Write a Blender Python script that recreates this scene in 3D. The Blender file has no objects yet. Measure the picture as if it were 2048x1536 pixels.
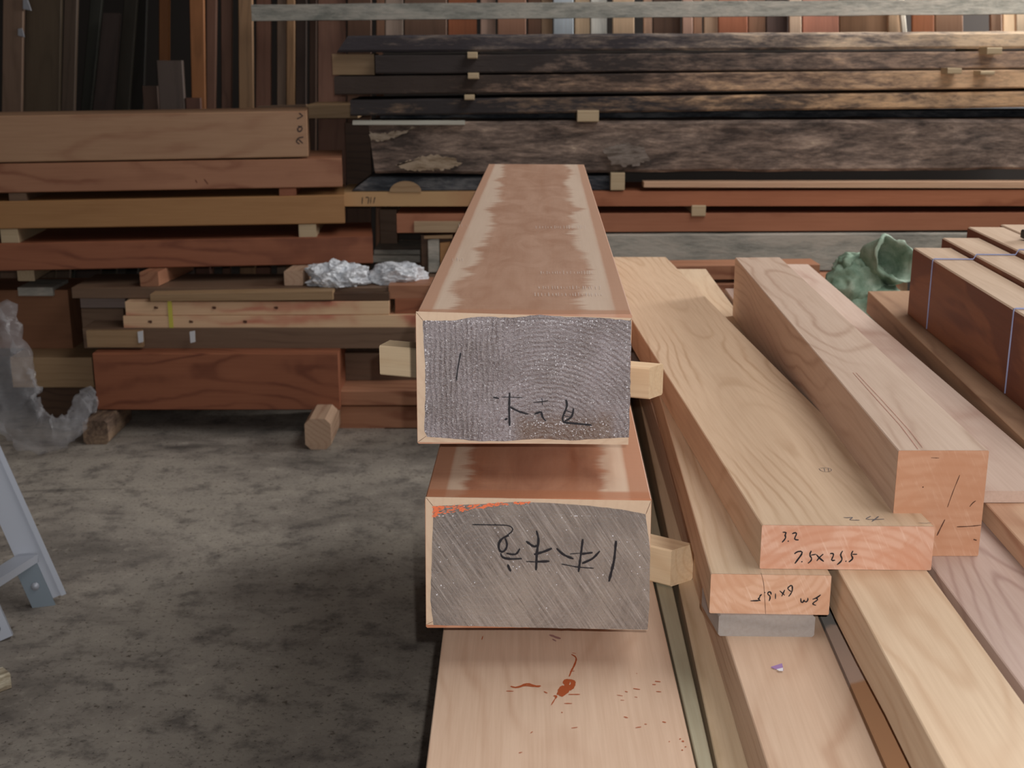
import bpy, bmesh, math, random
from mathutils import Vector, Matrix, noise
R = random.Random(7)
SC = bpy.context.scene; COL = SC.collection

# ------------------------------------------------------------------ camera, world, lamps, exposure
H = 1.60                      # camera height above the floor
F = 2500.0                    # focal length in pixels of the 2048 wide frame
TP = 678.0 / F
PITCH = math.atan(TP); SP, CP = math.sin(PITCH), math.cos(PITCH)
cam_d = bpy.data.cameras.new('camera'); cam = bpy.data.objects.new('camera', cam_d); COL.objects.link(cam)
cam.location = (0, 0, H); cam.rotation_euler = (math.pi/2 - PITCH, 0, 0)
cam_d.sensor_width = 36; cam_d.lens = 36*F/2048; cam_d.clip_start = .05
cam_d.dof.use_dof = True; cam_d.dof.focus_distance = 2.1; cam_d.dof.aperture_fstop = 8.5
SC.camera = cam
w = bpy.data.worlds.new('world'); SC.world = w; w.use_nodes = True
w.node_tree.nodes['Background'].inputs[0].default_value = (.92, .95, 1, 1)
w.node_tree.nodes['Background'].inputs[1].default_value = .38
SC.view_settings.view_transform = 'Standard'; SC.view_settings.look = 'None'
SC.view_settings.exposure = 0; SC.view_settings.gamma = 1
def lamp(name, kind, loc, energy, color, size=.1, target=None):
    d = bpy.data.lights.new(name, kind); o = bpy.data.objects.new(name, d); COL.objects.link(o)
    o.location = loc; d.energy = energy; d.color = color
    if kind == 'AREA': d.shape = 'RECTANGLE'; d.size, d.size_y = size
    else: d.shadow_soft_size = size
    if target: o.rotation_euler = (Vector(target) - Vector(loc)).to_track_quat('-Z', 'Y').to_euler()
    return o
fl = lamp('camera_flash', 'SPOT', (.036, .0, H+.056), 96, (1, .975, .955), .007, (.12, 3.2, .62))
fl.data.spot_size = math.radians(125); fl.data.spot_blend = .6
lamp('added_right_daylight', 'AREA', (4.7, 6.25, 2.55), 420, (1, .99, .97), (1.7, 1.3), (1.2, 6.6, 1.6))  # added daylight for the rear right uprights; its window is unseen
lamp('added_top_daylight', 'AREA', (2.2, 2.4, 4.25), 108, (1, .98, .96), (2.4, 4.6), (2.2, 2.4, 0))  # added soft light from the upper right; its skylight is invented

# ------------------------------------------------------------------ pixel geometry: where a point of the place is
def ray(px, py):
    u, v = (px-1024)/F, (py-768)/F
    return Vector((u, CP - v*SP, -(SP + v*CP)))
CAM = Vector((0, 0, H))
def atz(px, py, Z):           # Z metres below the lens
    r = ray(px, py); return CAM + r*(Z/-r.z)
def aty(px, py, Y):
    r = ray(px, py); return CAM + r*(Y/r.y)
def onplane(px, py, P, N):
    r = ray(px, py); return CAM + r*((P-CAM).dot(N)/r.dot(N))

# ------------------------------------------------------------------ node helpers
def S(c):                     # sRGB 0..255 -> linear
    return tuple((x/255/12.92 if x/255 <= .04045 else ((x/255+.055)/1.055)**2.4) for x in c) + (1,)
class NT:
    def __init__(s, name):
        s.m = bpy.data.materials.new(name); s.m.use_nodes = True; s.t = s.m.node_tree
        s.b = s.t.nodes['Principled BSDF']
    def n(s, kind, **kw):
        x = s.t.nodes.new(kind)
        for k, v in kw.items(): setattr(x, k, v)
        return x
    def l(s, a, b): s.t.links.new(a, b)
    def put(s, sock, v):
        if hasattr(v, 'is_output'): s.l(v, sock)
        elif isinstance(v, (tuple, list)) and len(v) == 3 and sock.type == 'RGBA': sock.default_value = tuple(v)+(1,)
        else: sock.default_value = v
    def math(s, op, a, b=None, c=None, clamp=False):
        x = s.n('ShaderNodeMath', operation=op, use_clamp=clamp)
        for i, v in enumerate((a, b, c)):
            if v is not None: s.put(x.inputs[i], v)
        return x.outputs[0]
    def mix(s, fac, a, b, mode='MIX'):
        x = s.n('ShaderNodeMix', data_type='RGBA', blend_type=mode)
        s.put(x.inputs[0], fac); s.put(x.inputs[6], a); s.put(x.inputs[7], b); return x.outputs[2]
    def obj(s): return s.n('ShaderNodeTexCoord').outputs['Object']
    def map(s, v, loc=(0, 0, 0), sc=(1, 1, 1), rot=(0, 0, 0)):
        x = s.n('ShaderNodeMapping'); s.l(v, x.inputs[0])
        x.inputs[1].default_value = loc; x.inputs[2].default_value = rot; x.inputs[3].default_value = sc; return x.outputs[0]
    def noise(s, v, scale, detail=3, rough=.55, dist=0):
        x = s.n('ShaderNodeTexNoise'); s.l(v, x.inputs['Vector'])
        x.inputs['Scale'].default_value = scale; x.inputs['Detail'].default_value = detail
        x.inputs['Roughness'].default_value = rough; x.inputs['Distortion'].default_value = dist
        return x.outputs['Fac']
    def ramp(s, f, stops):
        x = s.n('ShaderNodeValToRGB'); s.l(f, x.inputs[0]); e = x.color_ramp.elements
        while len(e) < len(stops): e.new(.5)
        for i, (p, c) in enumerate(stops):
            e[i].position = p; e[i].color = (c, c, c, 1) if not isinstance(c, tuple) else c
        return x.outputs[0]
    def sep(s, v):
        x = s.n('ShaderNodeSeparateXYZ'); s.l(v, x.inputs[0]); return x.outputs
    def bump(s, h, strength=.3, dist=.002):
        x = s.n('ShaderNodeBump'); s.l(h, x.inputs['Height'])
        x.inputs['Strength'].default_value = strength; x.inputs['Distance'].default_value = dist
        s.l(x.outputs[0], s.b.inputs['Normal']); s.l(x.outputs[0], s.b.inputs['Coat Normal'])
    def out(s, col, rough=.6, spec=.3):
        s.put(s.b.inputs['Base Color'], col); s.put(s.b.inputs['Roughness'], rough)
        s.b.inputs['Specular IOR Level'].default_value = spec
        return s.m

def plain(name, c, rough=.6, metal=0, spec=.4):
    t = NT(name); t.b.inputs['Metallic'].default_value = metal; return t.out(S(c), rough, spec)

_wc = [0]
def desat(c, k):
    l = .3*c[0]+.59*c[1]+.11*c[2]; c = tuple(l+(x-l)*k for x in c); return (c[0]*.995, min(255, c[1]*1.006), c[2])
def wood(name, a, b, rings=42, cx=.03, cz=-.12, contrast=.5, patch=None, rough=.55, saw=.25, wob=.035, fib=.25, spec=.25, custom=None, sat=.82):
    """solid timber: growth rings round a wandering pith, fibres along local Y, faint saw marks across; a = early wood, b = late wood"""
    _wc[0] += 1; sd = _wc[0]*3.7; a = desat(a, sat); b = desat(b, sat); patch = desat(patch, sat) if patch else None
    t = NT(name); o = t.obj()
    lo = t.map(o, (sd, sd*.7, sd*.3))
    slow = t.n('ShaderNodeTexNoise'); t.l(t.map(o, (sd, sd*.5, 0), (3.2, .8, 3.2)), slow.inputs['Vector'])
    slow.inputs['Scale'].default_value = 1; slow.inputs['Detail'].default_value = 2
    va = t.n('ShaderNodeVectorMath', operation='SUBTRACT'); t.l(slow.outputs['Color'], va.inputs[0]); va.inputs[1].default_value = (.5, .5, .5)
    vs = t.n('ShaderNodeVectorMath', operation='SCALE'); t.l(va.outputs[0], vs.inputs[0]); vs.inputs['Scale'].default_value = wob*4
    vb = t.n('ShaderNodeVectorMath', operation='ADD'); t.l(t.map(o, (cx, 0, cz), (1, .035, 1)), vb.inputs[0]); t.l(vs.outputs[0], vb.inputs[1])
    x, y, z = t.sep(vb.outputs[0])
    r = t.math('SQRT', t.math('ADD', t.math('MULTIPLY', x, x), t.math('MULTIPLY', z, z)))
    ph = t.math('MULTIPLY', r, rings*6.283)
    ph = t.math('ADD', ph, t.math('MULTIPLY', t.noise(lo, 9, 2), 3.0))
    sn = t.math('MULTIPLY_ADD', t.math('SINE', ph), .5, .5)
    line = t.math('POWER', sn, 5)
    strength = t.math('MULTIPLY', line, t.ramp(t.noise(lo, 3.0, 2), [(.35, .25), (.62, 1.25)]))
    fibre = t.noise(t.map(o, (sd, 0, 0), (160, 5, 160)), 1, 3, .6)
    col = t.mix(t.math('MULTIPLY', strength, contrast), S(a), S(b))
    big = t.noise(t.map(o, (0, sd, 0), (5, 1.3, 5)), 1, 4, .6)
    col = t.mix(t.ramp(big, [(.35, 0), (.7, .55)]), col, t.mix(.45, col, S(b)))
    if patch: col = t.mix(t.ramp(t.noise(t.map(o, (sd, 0, 4), (9, 1.6, 9)), 1, 3, .5, .6), [(.47, 0), (.53, .8)]), col, S(patch))
    col = t.mix(t.math('MULTIPLY', t.ramp(fibre, [(.3, 1), (.65, 0)]), fib), col, t.mix(1, col, (.62, .5, .42), 'MULTIPLY'))
    if custom: col = custom(t, o, col)
    sw = t.noise(t.map(o, (0, sd, 0), (2, 420, 2)), 1, 1)
    hgt = t.math('ADD', t.math('MULTIPLY', fibre, .6), t.math('MULTIPLY', sw, saw))
    t.bump(hgt, .22, .0012)
    return t.out(col, rough, spec)

def rough_wood(name, dark, mid, pale, bias=.5, grad=0.0, sc=1.0, bare=None):
    """weathered, bark-stained slab face; grad > 0 turns barer towards +Y of the piece"""
    _wc[0] += 1; sd = _wc[0]*2.9
    t = NT(name); o = t.obj(); x, y, z = t.sep(o)
    n1 = t.noise(t.map(o, (sd, 0, 0), (14*sc, 3.5*sc, 14*sc)), 1, 6, .68, .4)
    n2 = t.noise(t.map(o, (0, sd, 0), (70, 14, 70)), 1, 4, .7)
    f = t.math('ADD', n1, t.math('MULTIPLY', t.math('SUBTRACT', n2, .5), .5))
    if grad: f = t.math('ADD', f, t.math('MULTIPLY', t.math('SUBTRACT', y, abs(grad)), .16))
    col = t.ramp(f, [(bias-.14, S(dark)), (bias+.02, S(mid)), (bias+.16, S(pale)), (bias+.3, S(bare or pale))])
    t.bump(t.math('ADD', n1, t.math('MULTIPLY', n2, .6)), .7, .008)
    return t.out(col, .85, .15)

# ------------------------------------------------------------------ mesh helpers
def tag(o, label=None, cat=None, group=None, kind=None):
    for k, v in (('label', label), ('category', cat), ('group', group), ('kind', kind)):
        if v: o[k] = v
    return o
def link(name, verts, faces, m, parent=None, mat4=None, smooth=False):
    me = bpy.data.meshes.new(name); me.from_pydata([tuple(v) for v in verts], [], faces); me.update()
    bm = bmesh.new(); bm.from_mesh(me); bmesh.ops.recalc_face_normals(bm, faces=bm.faces); bm.to_mesh(me); bm.free()
    o = bpy.data.objects.new(name, me); COL.objects.link(o)
    if m: me.materials.append(m)
    if smooth: me.polygons.foreach_set('use_smooth', [True]*len(me.polygons))
    if mat4 is not None: o.matrix_world = mat4
    if parent: o.parent = parent; o.matrix_parent_inverse = Matrix.Identity(4)
    return o
def section_loft(secs):
    n = len(secs[0]); vs = [p for s in secs for p in s]; fs = []
    for i in range(len(secs)-1):
        for k in range(n):
            a, b = i*n+k, i*n+(k+1) % n; fs.append((a, b, b+n, a+n))
    fs.append(tuple(range(n-1, -1, -1))); fs.append(tuple((len(secs)-1)*n+k for k in range(n)))
    return vs, fs
def timber8(name, c, m, ch=.0015, seg=10, jit=0.0, bow=0.0, parent=None, live=0.0, sub=1):
    """c: FBL FBR FTR FTL (front end, seen from the front) then BBL BBR BTR BTL of the back end; local Y runs along the length"""
    c = [Vector(p) for p in c]
    org = (c[0]+c[1])/2; far = (c[4]+c[5])/2
    Y = (far-org).normalized(); X = (c[1]-c[0]).normalized(); Z = X.cross(Y).normalized(); X = Y.cross(Z).normalized()
    M = Matrix((X, Y, Z)).transposed().to_4x4(); M.translation = org; MI = M.inverted()
    lc = [MI @ p for p in c]; secs = []; sd = R.random()*90
    L = (far-org).length
    for i in range(seg+1):
        t = i/seg; q = [lc[k].lerp(lc[k+4], t) for k in range(4)]
        ring = []
        for k in range(4):
            p, nx, pv = q[k], q[(k+1) % 4], q[(k-1) % 4]
            a = p + (pv-p).normalized()*ch; b = p + (nx-p).normalized()*ch
            ring += [a, b]
            for s in range(1, sub): ring.append(b.lerp(nx + (p-nx).normalized()*ch, s/sub))
        cen = sum(q, Vector())/4
        for j, p in enumerate(ring):
            if jit or live:
                nz = noise.noise(Vector((p.x*9+sd, t*L*5, p.z*9)))*jit
                nl = noise.noise(Vector((sd, t*L*2.2, p.x*3)))*live
                dr = (p-cen); dr.y = 0
                if dr.length > 0: p = p + dr.normalized()*nz + Vector((math.copysign(nl, dr.x) if dr.z < 0 else -nl*.3, 0, 0))
            p = p + Vector((0, 0, bow*math.sin(math.pi*t)))
            ring[j] = p
        secs.append(ring)
    vs, fs = section_loft(secs)
    if parent is not None: M = parent.matrix_world.inverted() @ M
    return link(name, vs, fs, m, parent, M)
def top_timber(name, Z, FL, FR, BR, BL, th, m, label, cat, group=None, Zb=None, **kw):
    """a timber lying away from the viewer, from the four corners of its top face"""
    Zb = Z if Zb is None else Zb; dn = Vector((0, 0, -th))
    a, b, c_, d = atz(*FL, Z), atz(*FR, Z), atz(*BR, Zb), atz(*BL, Zb)
    o = timber8(name, [a+dn, b+dn, b, a, d+dn, c_+dn, c_, d], m, **kw)
    return tag(o, label, cat, group)
def cross_timber(name, xl, xr, tl, tr, bl, br, YL, YR, depth, m, label, cat, group=None, parent=None, slt=0, slb=0, **kw):
    """a timber lying across the view: front face between left end xl and right end xr, top and bottom pixel rows at both ends"""
    A, B = aty(xl, tl, YL), aty(xl, bl, YL); C, D = aty(xr, tr, YR), aty(xr, br, YR)
    B = Vector((A.x, A.y, B.z)); D = Vector((C.x, C.y, D.z)); dv = (C-A); dv.z = 0
    n = Vector((-dv.y, dv.x, 0)).normalized()*depth; e = dv.normalized(); A = A + e*slt; B = B + e*slb
    # front end = left end of the timber (seen from the left: back side is 'left')
    o = timber8(name, [B+n, B, A, A+n, D+n, D, C, C+n], m, **kw)
    return tag(o, label, cat, group)
def world_box(name, cx, cy, z0, sx, sy, h, m, rot=0, ch=.002, seg=2, along='y', **kw):
    ca, sa = math.cos(rot), math.sin(rot)
    def P(x, y, z): return Vector((cx+x*ca-y*sa, cy+x*sa+y*ca, z))
    a, b = sx/2, sy/2
    if along == 'y': c = [P(-a, -b, z0), P(a, -b, z0), P(a, -b, z0+h), P(-a, -b, z0+h), P(-a, b, z0), P(a, b, z0), P(a, b, z0+h), P(-a, b, z0+h)]
    else: c = [P(-a, b, z0), P(-a, -b, z0), P(-a, -b, z0+h), P(-a, b, z0+h), P(a, b, z0), P(a, -b, z0), P(a, -b, z0+h), P(a, b, z0+h)]
    return timber8(name, c, m, ch=ch, seg=seg, **kw)
def childify(o, parent):
    mw = o.matrix_world.copy(); o.parent = parent; o.matrix_parent_inverse = Matrix.Identity(4)
    o.matrix_local = parent.matrix_world.inverted() @ mw
    return o
def strokes(name, polys, width, P, N, m, parent, off=.0006, xf=None, wj=.25):
    """pen strokes as flat ribbons lying on the face through P with normal N"""
    vs, fs = [], []; N = N.normalized(); P2 = P + N*off; rr = random.Random(len(polys)*31+int(width*10))
    for pl in polys:
        wd = width
        if isinstance(pl[0], (int, float)): wd = pl[0]; pl = pl[1]
        q = [(xf(p) if xf else p) for p in pl]; w3 = [onplane(a, b, P2, N) for a, b in q]
        pts = []
        for i in range(len(w3)-1):
            k = max(2, int((w3[i+1]-w3[i]).length/.004))
            pts += [w3[i].lerp(w3[i+1], j/k) for j in range(k)]
        pts.append(w3[-1])
        for _ in range(2): pts = [pts[0]] + [(pts[i-1]+pts[i]*2+pts[i+1])/4 for i in range(1, len(pts)-1)] + [pts[-1]]
        pts = [p + N*(1.5e-5*len(fs)**.5) for p in pts]; sc = (P2-CAM).length/F; base = len(vs)
        for i, p in enumerate(pts):
            d = (pts[min(i+1, len(pts)-1)]-pts[max(i-1, 0)]).normalized(); s = N.cross(d).normalized()
            ww = wd*sc/2*(1+rr.uniform(-wj, wj)) * (.65 if i in (0, len(pts)-1) else 1)
            vs += [p-s*ww, p+s*ww]
        for i in range(len(pts)-1):
            a = base+2*i; fs.append((a, a+1, a+3, a+2))
    MI = parent.matrix_world.inverted()
    o = link(name, [MI @ v for v in vs], fs, m, parent); o['kind'] = 'stuff'; return o
def face_poly(name, pts, P, N, m, parent, th=.0015, off=0, inset=True, mat_frame=None):
    """a thin layer lying on the face through P with normal N, outline in pixels"""
    N = N.normalized(); a = [onplane(x, y, P+N*off, N) for x, y in pts]
    MI = parent.matrix_world.inverted()
    n = len(a); vs = [MI @ (p+N*th) for p in a] + [MI @ (p-N*.001) for p in a]
    fs = [tuple(range(n))] + [(i, (i+1) % n, (i+1) % n+n, i+n) for i in range(n)]
    return link(name, vs, fs, m, parent)
def densify(pts, step, amp, seed=0):
    rr = random.Random(seed); out = []
    for i in range(len(pts)):
        a, b = Vector(pts[i]), Vector(pts[(i+1) % len(pts)]); k = max(1, int((b-a).length/step))
        for j in range(k):
            p = a.lerp(b, j/k); out.append((p.x+rr.uniform(-amp, amp)*(j > 0), p.y+rr.uniform(-amp, amp)*(j > 0)))
    return out
def tube(name, pts, r, m, parent=None, n=8):
    vs, fs = [], []; pts = [Vector(p) for p in pts]
    for i, p in enumerate(pts):
        d = (pts[min(i+1, len(pts)-1)]-pts[max(i-1, 0)]).normalized()
        up = Vector((0, 0, 1)) if abs(d.z) < .9 else Vector((1, 0, 0)); a = d.cross(up).normalized(); b = d.cross(a)
        for k in range(n):
            t = 2*math.pi*k/n; vs.append(p + a*math.cos(t)*r + b*math.sin(t)*r)
    for i in range(len(pts)-1):
        for k in range(n): fs.append((i*n+k, i*n+(k+1) % n, (i+1)*n+(k+1) % n, (i+1)*n+k))
    fs.append(tuple(range(n))); fs.append(tuple((len(pts)-1)*n+k for k in range(n)))
    if parent: MI = parent.matrix_world.inverted(); vs = [MI @ v for v in vs]
    return link(name, vs, fs, m, parent, smooth=True)
def empty(name, loc):
    o = bpy.data.objects.new(name, None); COL.objects.link(o); o.location = loc; o.matrix_world = Matrix.Translation(loc); return o

# ------------------------------------------------------------------ materials
# concrete floor
t = NT('concrete'); o = t.obj()
n1 = t.noise(t.map(o, (3, 1, 0), (1, 1.6, 1)), 1.1, 5, .62, .6); n2 = t.noise(o, 9, 5, .7); n3 = t.noise(o, 70, 3, .7); n4 = t.noise(t.map(o, (9, 0, 0)), 34, 3, .6)
c = t.ramp(n1, [(.30, S((112, 105, 98))), (.44, S((150, 141, 131))), (.52, S((162, 153, 142))), (.70, S((174, 164, 151)))])
c = t.mix(t.ramp(n2, [(.33, .75), (.5, 0)]), c, S((92, 86, 82)))
c = t.mix(t.ramp(n2, [(.58, 0), (.72, .6)]), c, S((192, 182, 168)))
c = t.mix(t.ramp(n3, [(.30, .85), (.42, 0)]), c, S((62, 56, 50)))
c = t.mix(t.ramp(n4, [(.28, .8), (.36, 0)]), c, S((78, 66, 54)))
st = t.noise(t.map(o, (1.2, 4, 0), (.55, 2.6, 1)), 1.3, 4, .6, .8)
c = t.mix(t.ramp(st, [(.60, 0), (.70, .7)]), c, S((66, 61, 58)))
t.bump(t.math('ADD', n2, t.math('MULTIPLY', n3, .5)), .5, .004)
CONC = t.out(c, .75, .25)
WALL = plain('dark_shed_wall', (58, 52, 48), .9)
PALE = (214, 180, 150)
def pale(name, a=PALE, b=(180, 138, 105), **kw): return wood(name, a, b, **kw)
M_B0 = pale('wide_plank_wood', (218, 180, 152), (192, 146, 116), rings=38, cz=-.3, cx=-.02, contrast=0.55, wob=0.06)
M_N1 = wood('straw_plank_wood', (206, 176, 142), (168, 136, 96), rings=26, cz=-.2, contrast=.5)
M_N2 = pale('plank_wood_fine', (214, 178, 150), (188, 144, 114), rings=50, cz=-.35, contrast=0.65, wob=0.045)
M_RP = pale('plank_wood_cream', (222, 188, 154), (196, 150, 112), rings=44, cz=-.22, contrast=0.42, wob=0.075)
M_24 = pale('plank_wood_cathedral', (220, 184, 150), (186, 142, 104), rings=46, cz=-.16, cx=-.03, contrast=0.5, wob=0.07)
M_16 = pale('plank_wood_narrow', (214, 182, 150), (186, 146, 108), rings=50, cz=-.10, cx=0, contrast=0.5, wob=0.04)
M_PK = wood('pink_plank_wood', (200, 168, 154), (160, 120, 108), rings=48, cz=-.2, contrast=0.5, wob=0.08)
M_CH = wood('block_beam_wood', (206, 174, 152), (170, 130, 106), rings=46, cz=-.28, cx=-.02, contrast=0.5, wob=0.065)
M_P = wood('pale_board_wood', (216, 184, 166), (190, 146, 128), rings=40, cz=-.3, contrast=0.6, wob=0.05)
M_OR = wood('orange_board_wood', (214, 168, 134), (176, 112, 78), rings=26, cz=-.1, contrast=.7)
M_Q = wood('brown_timber_wood', (184, 138, 104), (128, 84, 58), rings=26, cz=-.3, contrast=.5)
M_R = wood('bundle_wood', (206, 172, 144), (176, 134, 100), rings=60, cz=-.3, contrast=.3)
M_RS = wood('bundle_side_wood', (150, 82, 48), (104, 50, 30), rings=20, cz=-.2, contrast=.4, patch=(112, 52, 34))
M_RED = wood('red_cedar', (168, 96, 64), (112, 54, 36), rings=30, cz=-.12, contrast=0.6, wob=0.07)
M_RED2 = wood('light_red_cedar', (184, 122, 88), (146, 84, 58), rings=30, cz=-.14, contrast=0.7, wob=0.06)
M_PEACH = wood('peach_cedar', (188, 140, 104), (160, 104, 74), rings=22, cz=-.10, contrast=0.6, wob=0.08)
M_OCH = wood('ochre_timber', (184, 128, 76), (156, 102, 56), rings=12, cz=-.4, contrast=.3)
M_TAN = wood('tan_timber', (178, 140, 100), (144, 106, 70), rings=30, cz=-.3, contrast=.35)
M_BRN = wood('brown_board', (132, 100, 78), (94, 68, 52), rings=30, cz=-.3, contrast=.4)
M_BRND = wood('dark_brown_board', (96, 68, 50), (66, 44, 32), rings=30, cz=-.3, contrast=.4)
M_PKB = wood('pink_streak_board', (238, 200, 160), (208, 124, 100), rings=26, cz=-.05, contrast=.8, wob=.05, sat=.95)
M_GREY = rough_wood('grey_weathered', (128, 128, 120), (164, 160, 150), (186, 178, 166), .45, sc=.6)
M_GRSP = wood('grey_spacer_wood', (164, 152, 146), (134, 124, 120), rings=20, cz=-.2, contrast=.3)
M_STK = pale('stick_wood', (236, 202, 160), (212, 160, 108), rings=60, cz=-.05, contrast=.5)
M_STK2 = wood('rear_sticker_wood', (206, 178, 140), (176, 140, 100), rings=60, cz=-.05, contrast=.3)
M_BLK = rough_wood('old_block', (80, 66, 56), (116, 96, 82), (150, 126, 104), .45)
M_BLK2 = wood('pinkish_block', (206, 166, 136), (168, 120, 92), rings=50, cz=-.03, contrast=.5)
SL = [rough_wood('bark_slab_%s' % 'abcde'[i], d, m_, p, b, g, 1, br) for i, (d, m_, p, b, g, br) in enumerate([
    ((74, 69, 72), (123, 111, 104), (187, 165, 145), .53, 1.2, (233, 204, 172)),
    ((69, 62, 60), (121, 104, 94), (172, 145, 126), .53, 1.5, (208, 172, 140)),
    ((72, 62, 57), (130, 108, 94), (194, 160, 130), .53, 1.4, (230, 189, 150)),
    ((65, 60, 60), (121, 101, 86), (189, 155, 123), .53, 1.4, (221, 179, 138)),
    ((77, 67, 62), (123, 106, 96), (165, 143, 128), .50, 0, (218, 196, 169))])]
M_SLD = rough_wood('dark_slab', (48, 52, 58), (78, 80, 84), (112, 112, 114), .5)
INK = plain('black_marker_ink', (26, 24, 30), .45)
PENCIL = plain('grey_pencil', (104, 100, 104), .6)
CRACK = plain('dark_crack', (92, 58, 42), .8)
STAMP = plain('brown_stamp_ink', (110, 58, 42), .7)
STAIN = plain('red_brown_stain', (168, 84, 48), .35)
ORST = plain('orange_crayon', (228, 116, 74), .5)
STRING = plain('blue_grey_string', (158, 164, 200), .5)
BLACK = plain('black_rubber', (24, 24, 26), .5)
WHITE = plain('white_plastic', (214, 214, 218), .4)
ALU = plain('brushed_aluminium', (176, 180, 190), .5, .25)
ALU2 = plain('dull_zinc_plate', (120, 130, 138), .5, .6)

# big beams: brown wash in the middle of the faces, pale bands near the arrises, brown rim
def beam_top(seed, midc, palec, rim, half, ragged):
    def f(t, o, col):
        x, y, z = t.sep(o)
        nz = t.math('SUBTRACT', t.noise(t.map(o, (seed, 0, 0), (2, 7, 2)), 1, 5, .7, .5), .5)
        nz2 = t.math('SUBTRACT', t.noise(t.map(o, (0, seed, 0), (3, 2.2, 3)), 1, 2, .5), .5)
        ax = t.math('ADD', t.math('ABSOLUTE', x), t.math('ADD', t.math('MULTIPLY', nz, ragged), t.math('MULTIPLY', nz2, .08)))
        inner = t.ramp(t.math('SUBTRACT', ax, half-.5), [(.49, 1), (.505, 0)])
        wash = t.noise(t.map(o, (seed, 3, 0), (14, 5, 14)), 1, 4, .6, 1.2)
        mid = t.mix(t.ramp(wash, [(.35, 0), (.65, 1)]), S(midc[0]), S(midc[1]))
        c = t.mix(inner, t.mix(.5, col, S(palec)), t.mix(.28, mid, col))
        edge = t.ramp(t.math('ADD', t.math('ABSOLUTE', x), t.math('MULTIPLY', nz, .004)), [(.136, 0), (.139, 1)])
        c = t.mix(t.math('MULTIPLY', edge, .75), c, S(rim))
        fy = t.ramp(t.math('ADD', y, t.math('MULTIPLY', nz, .02)), [(.030, .75), (.038, 0)])
        return t.mix(fy, c, S(rim))
    return f
M_BEAM = wood('beam_wood_washed', (214, 180, 154), (186, 140, 110), rings=18, cz=-.2, contrast=.35, rough=.42, spec=.4, saw=.8,
              custom=beam_top(3, ((162, 112, 86), (186, 142, 118)), (222, 198, 178), (184, 134, 106), .100, .13))
M_BEAM2 = wood('beam_wood_red', (214, 176, 148), (176, 120, 86), rings=14, cz=-.2, contrast=.5, rough=.38, spec=.4, saw=1.2,
               custom=beam_top(8, ((152, 84, 54), (180, 116, 84)), (222, 196, 172), (178, 116, 84), .108, .13))
M_RIM = wood('pale_rim_wood', (216, 182, 152), (192, 150, 120), rings=60, cz=-.1, contrast=.3, fib=.1)

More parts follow.
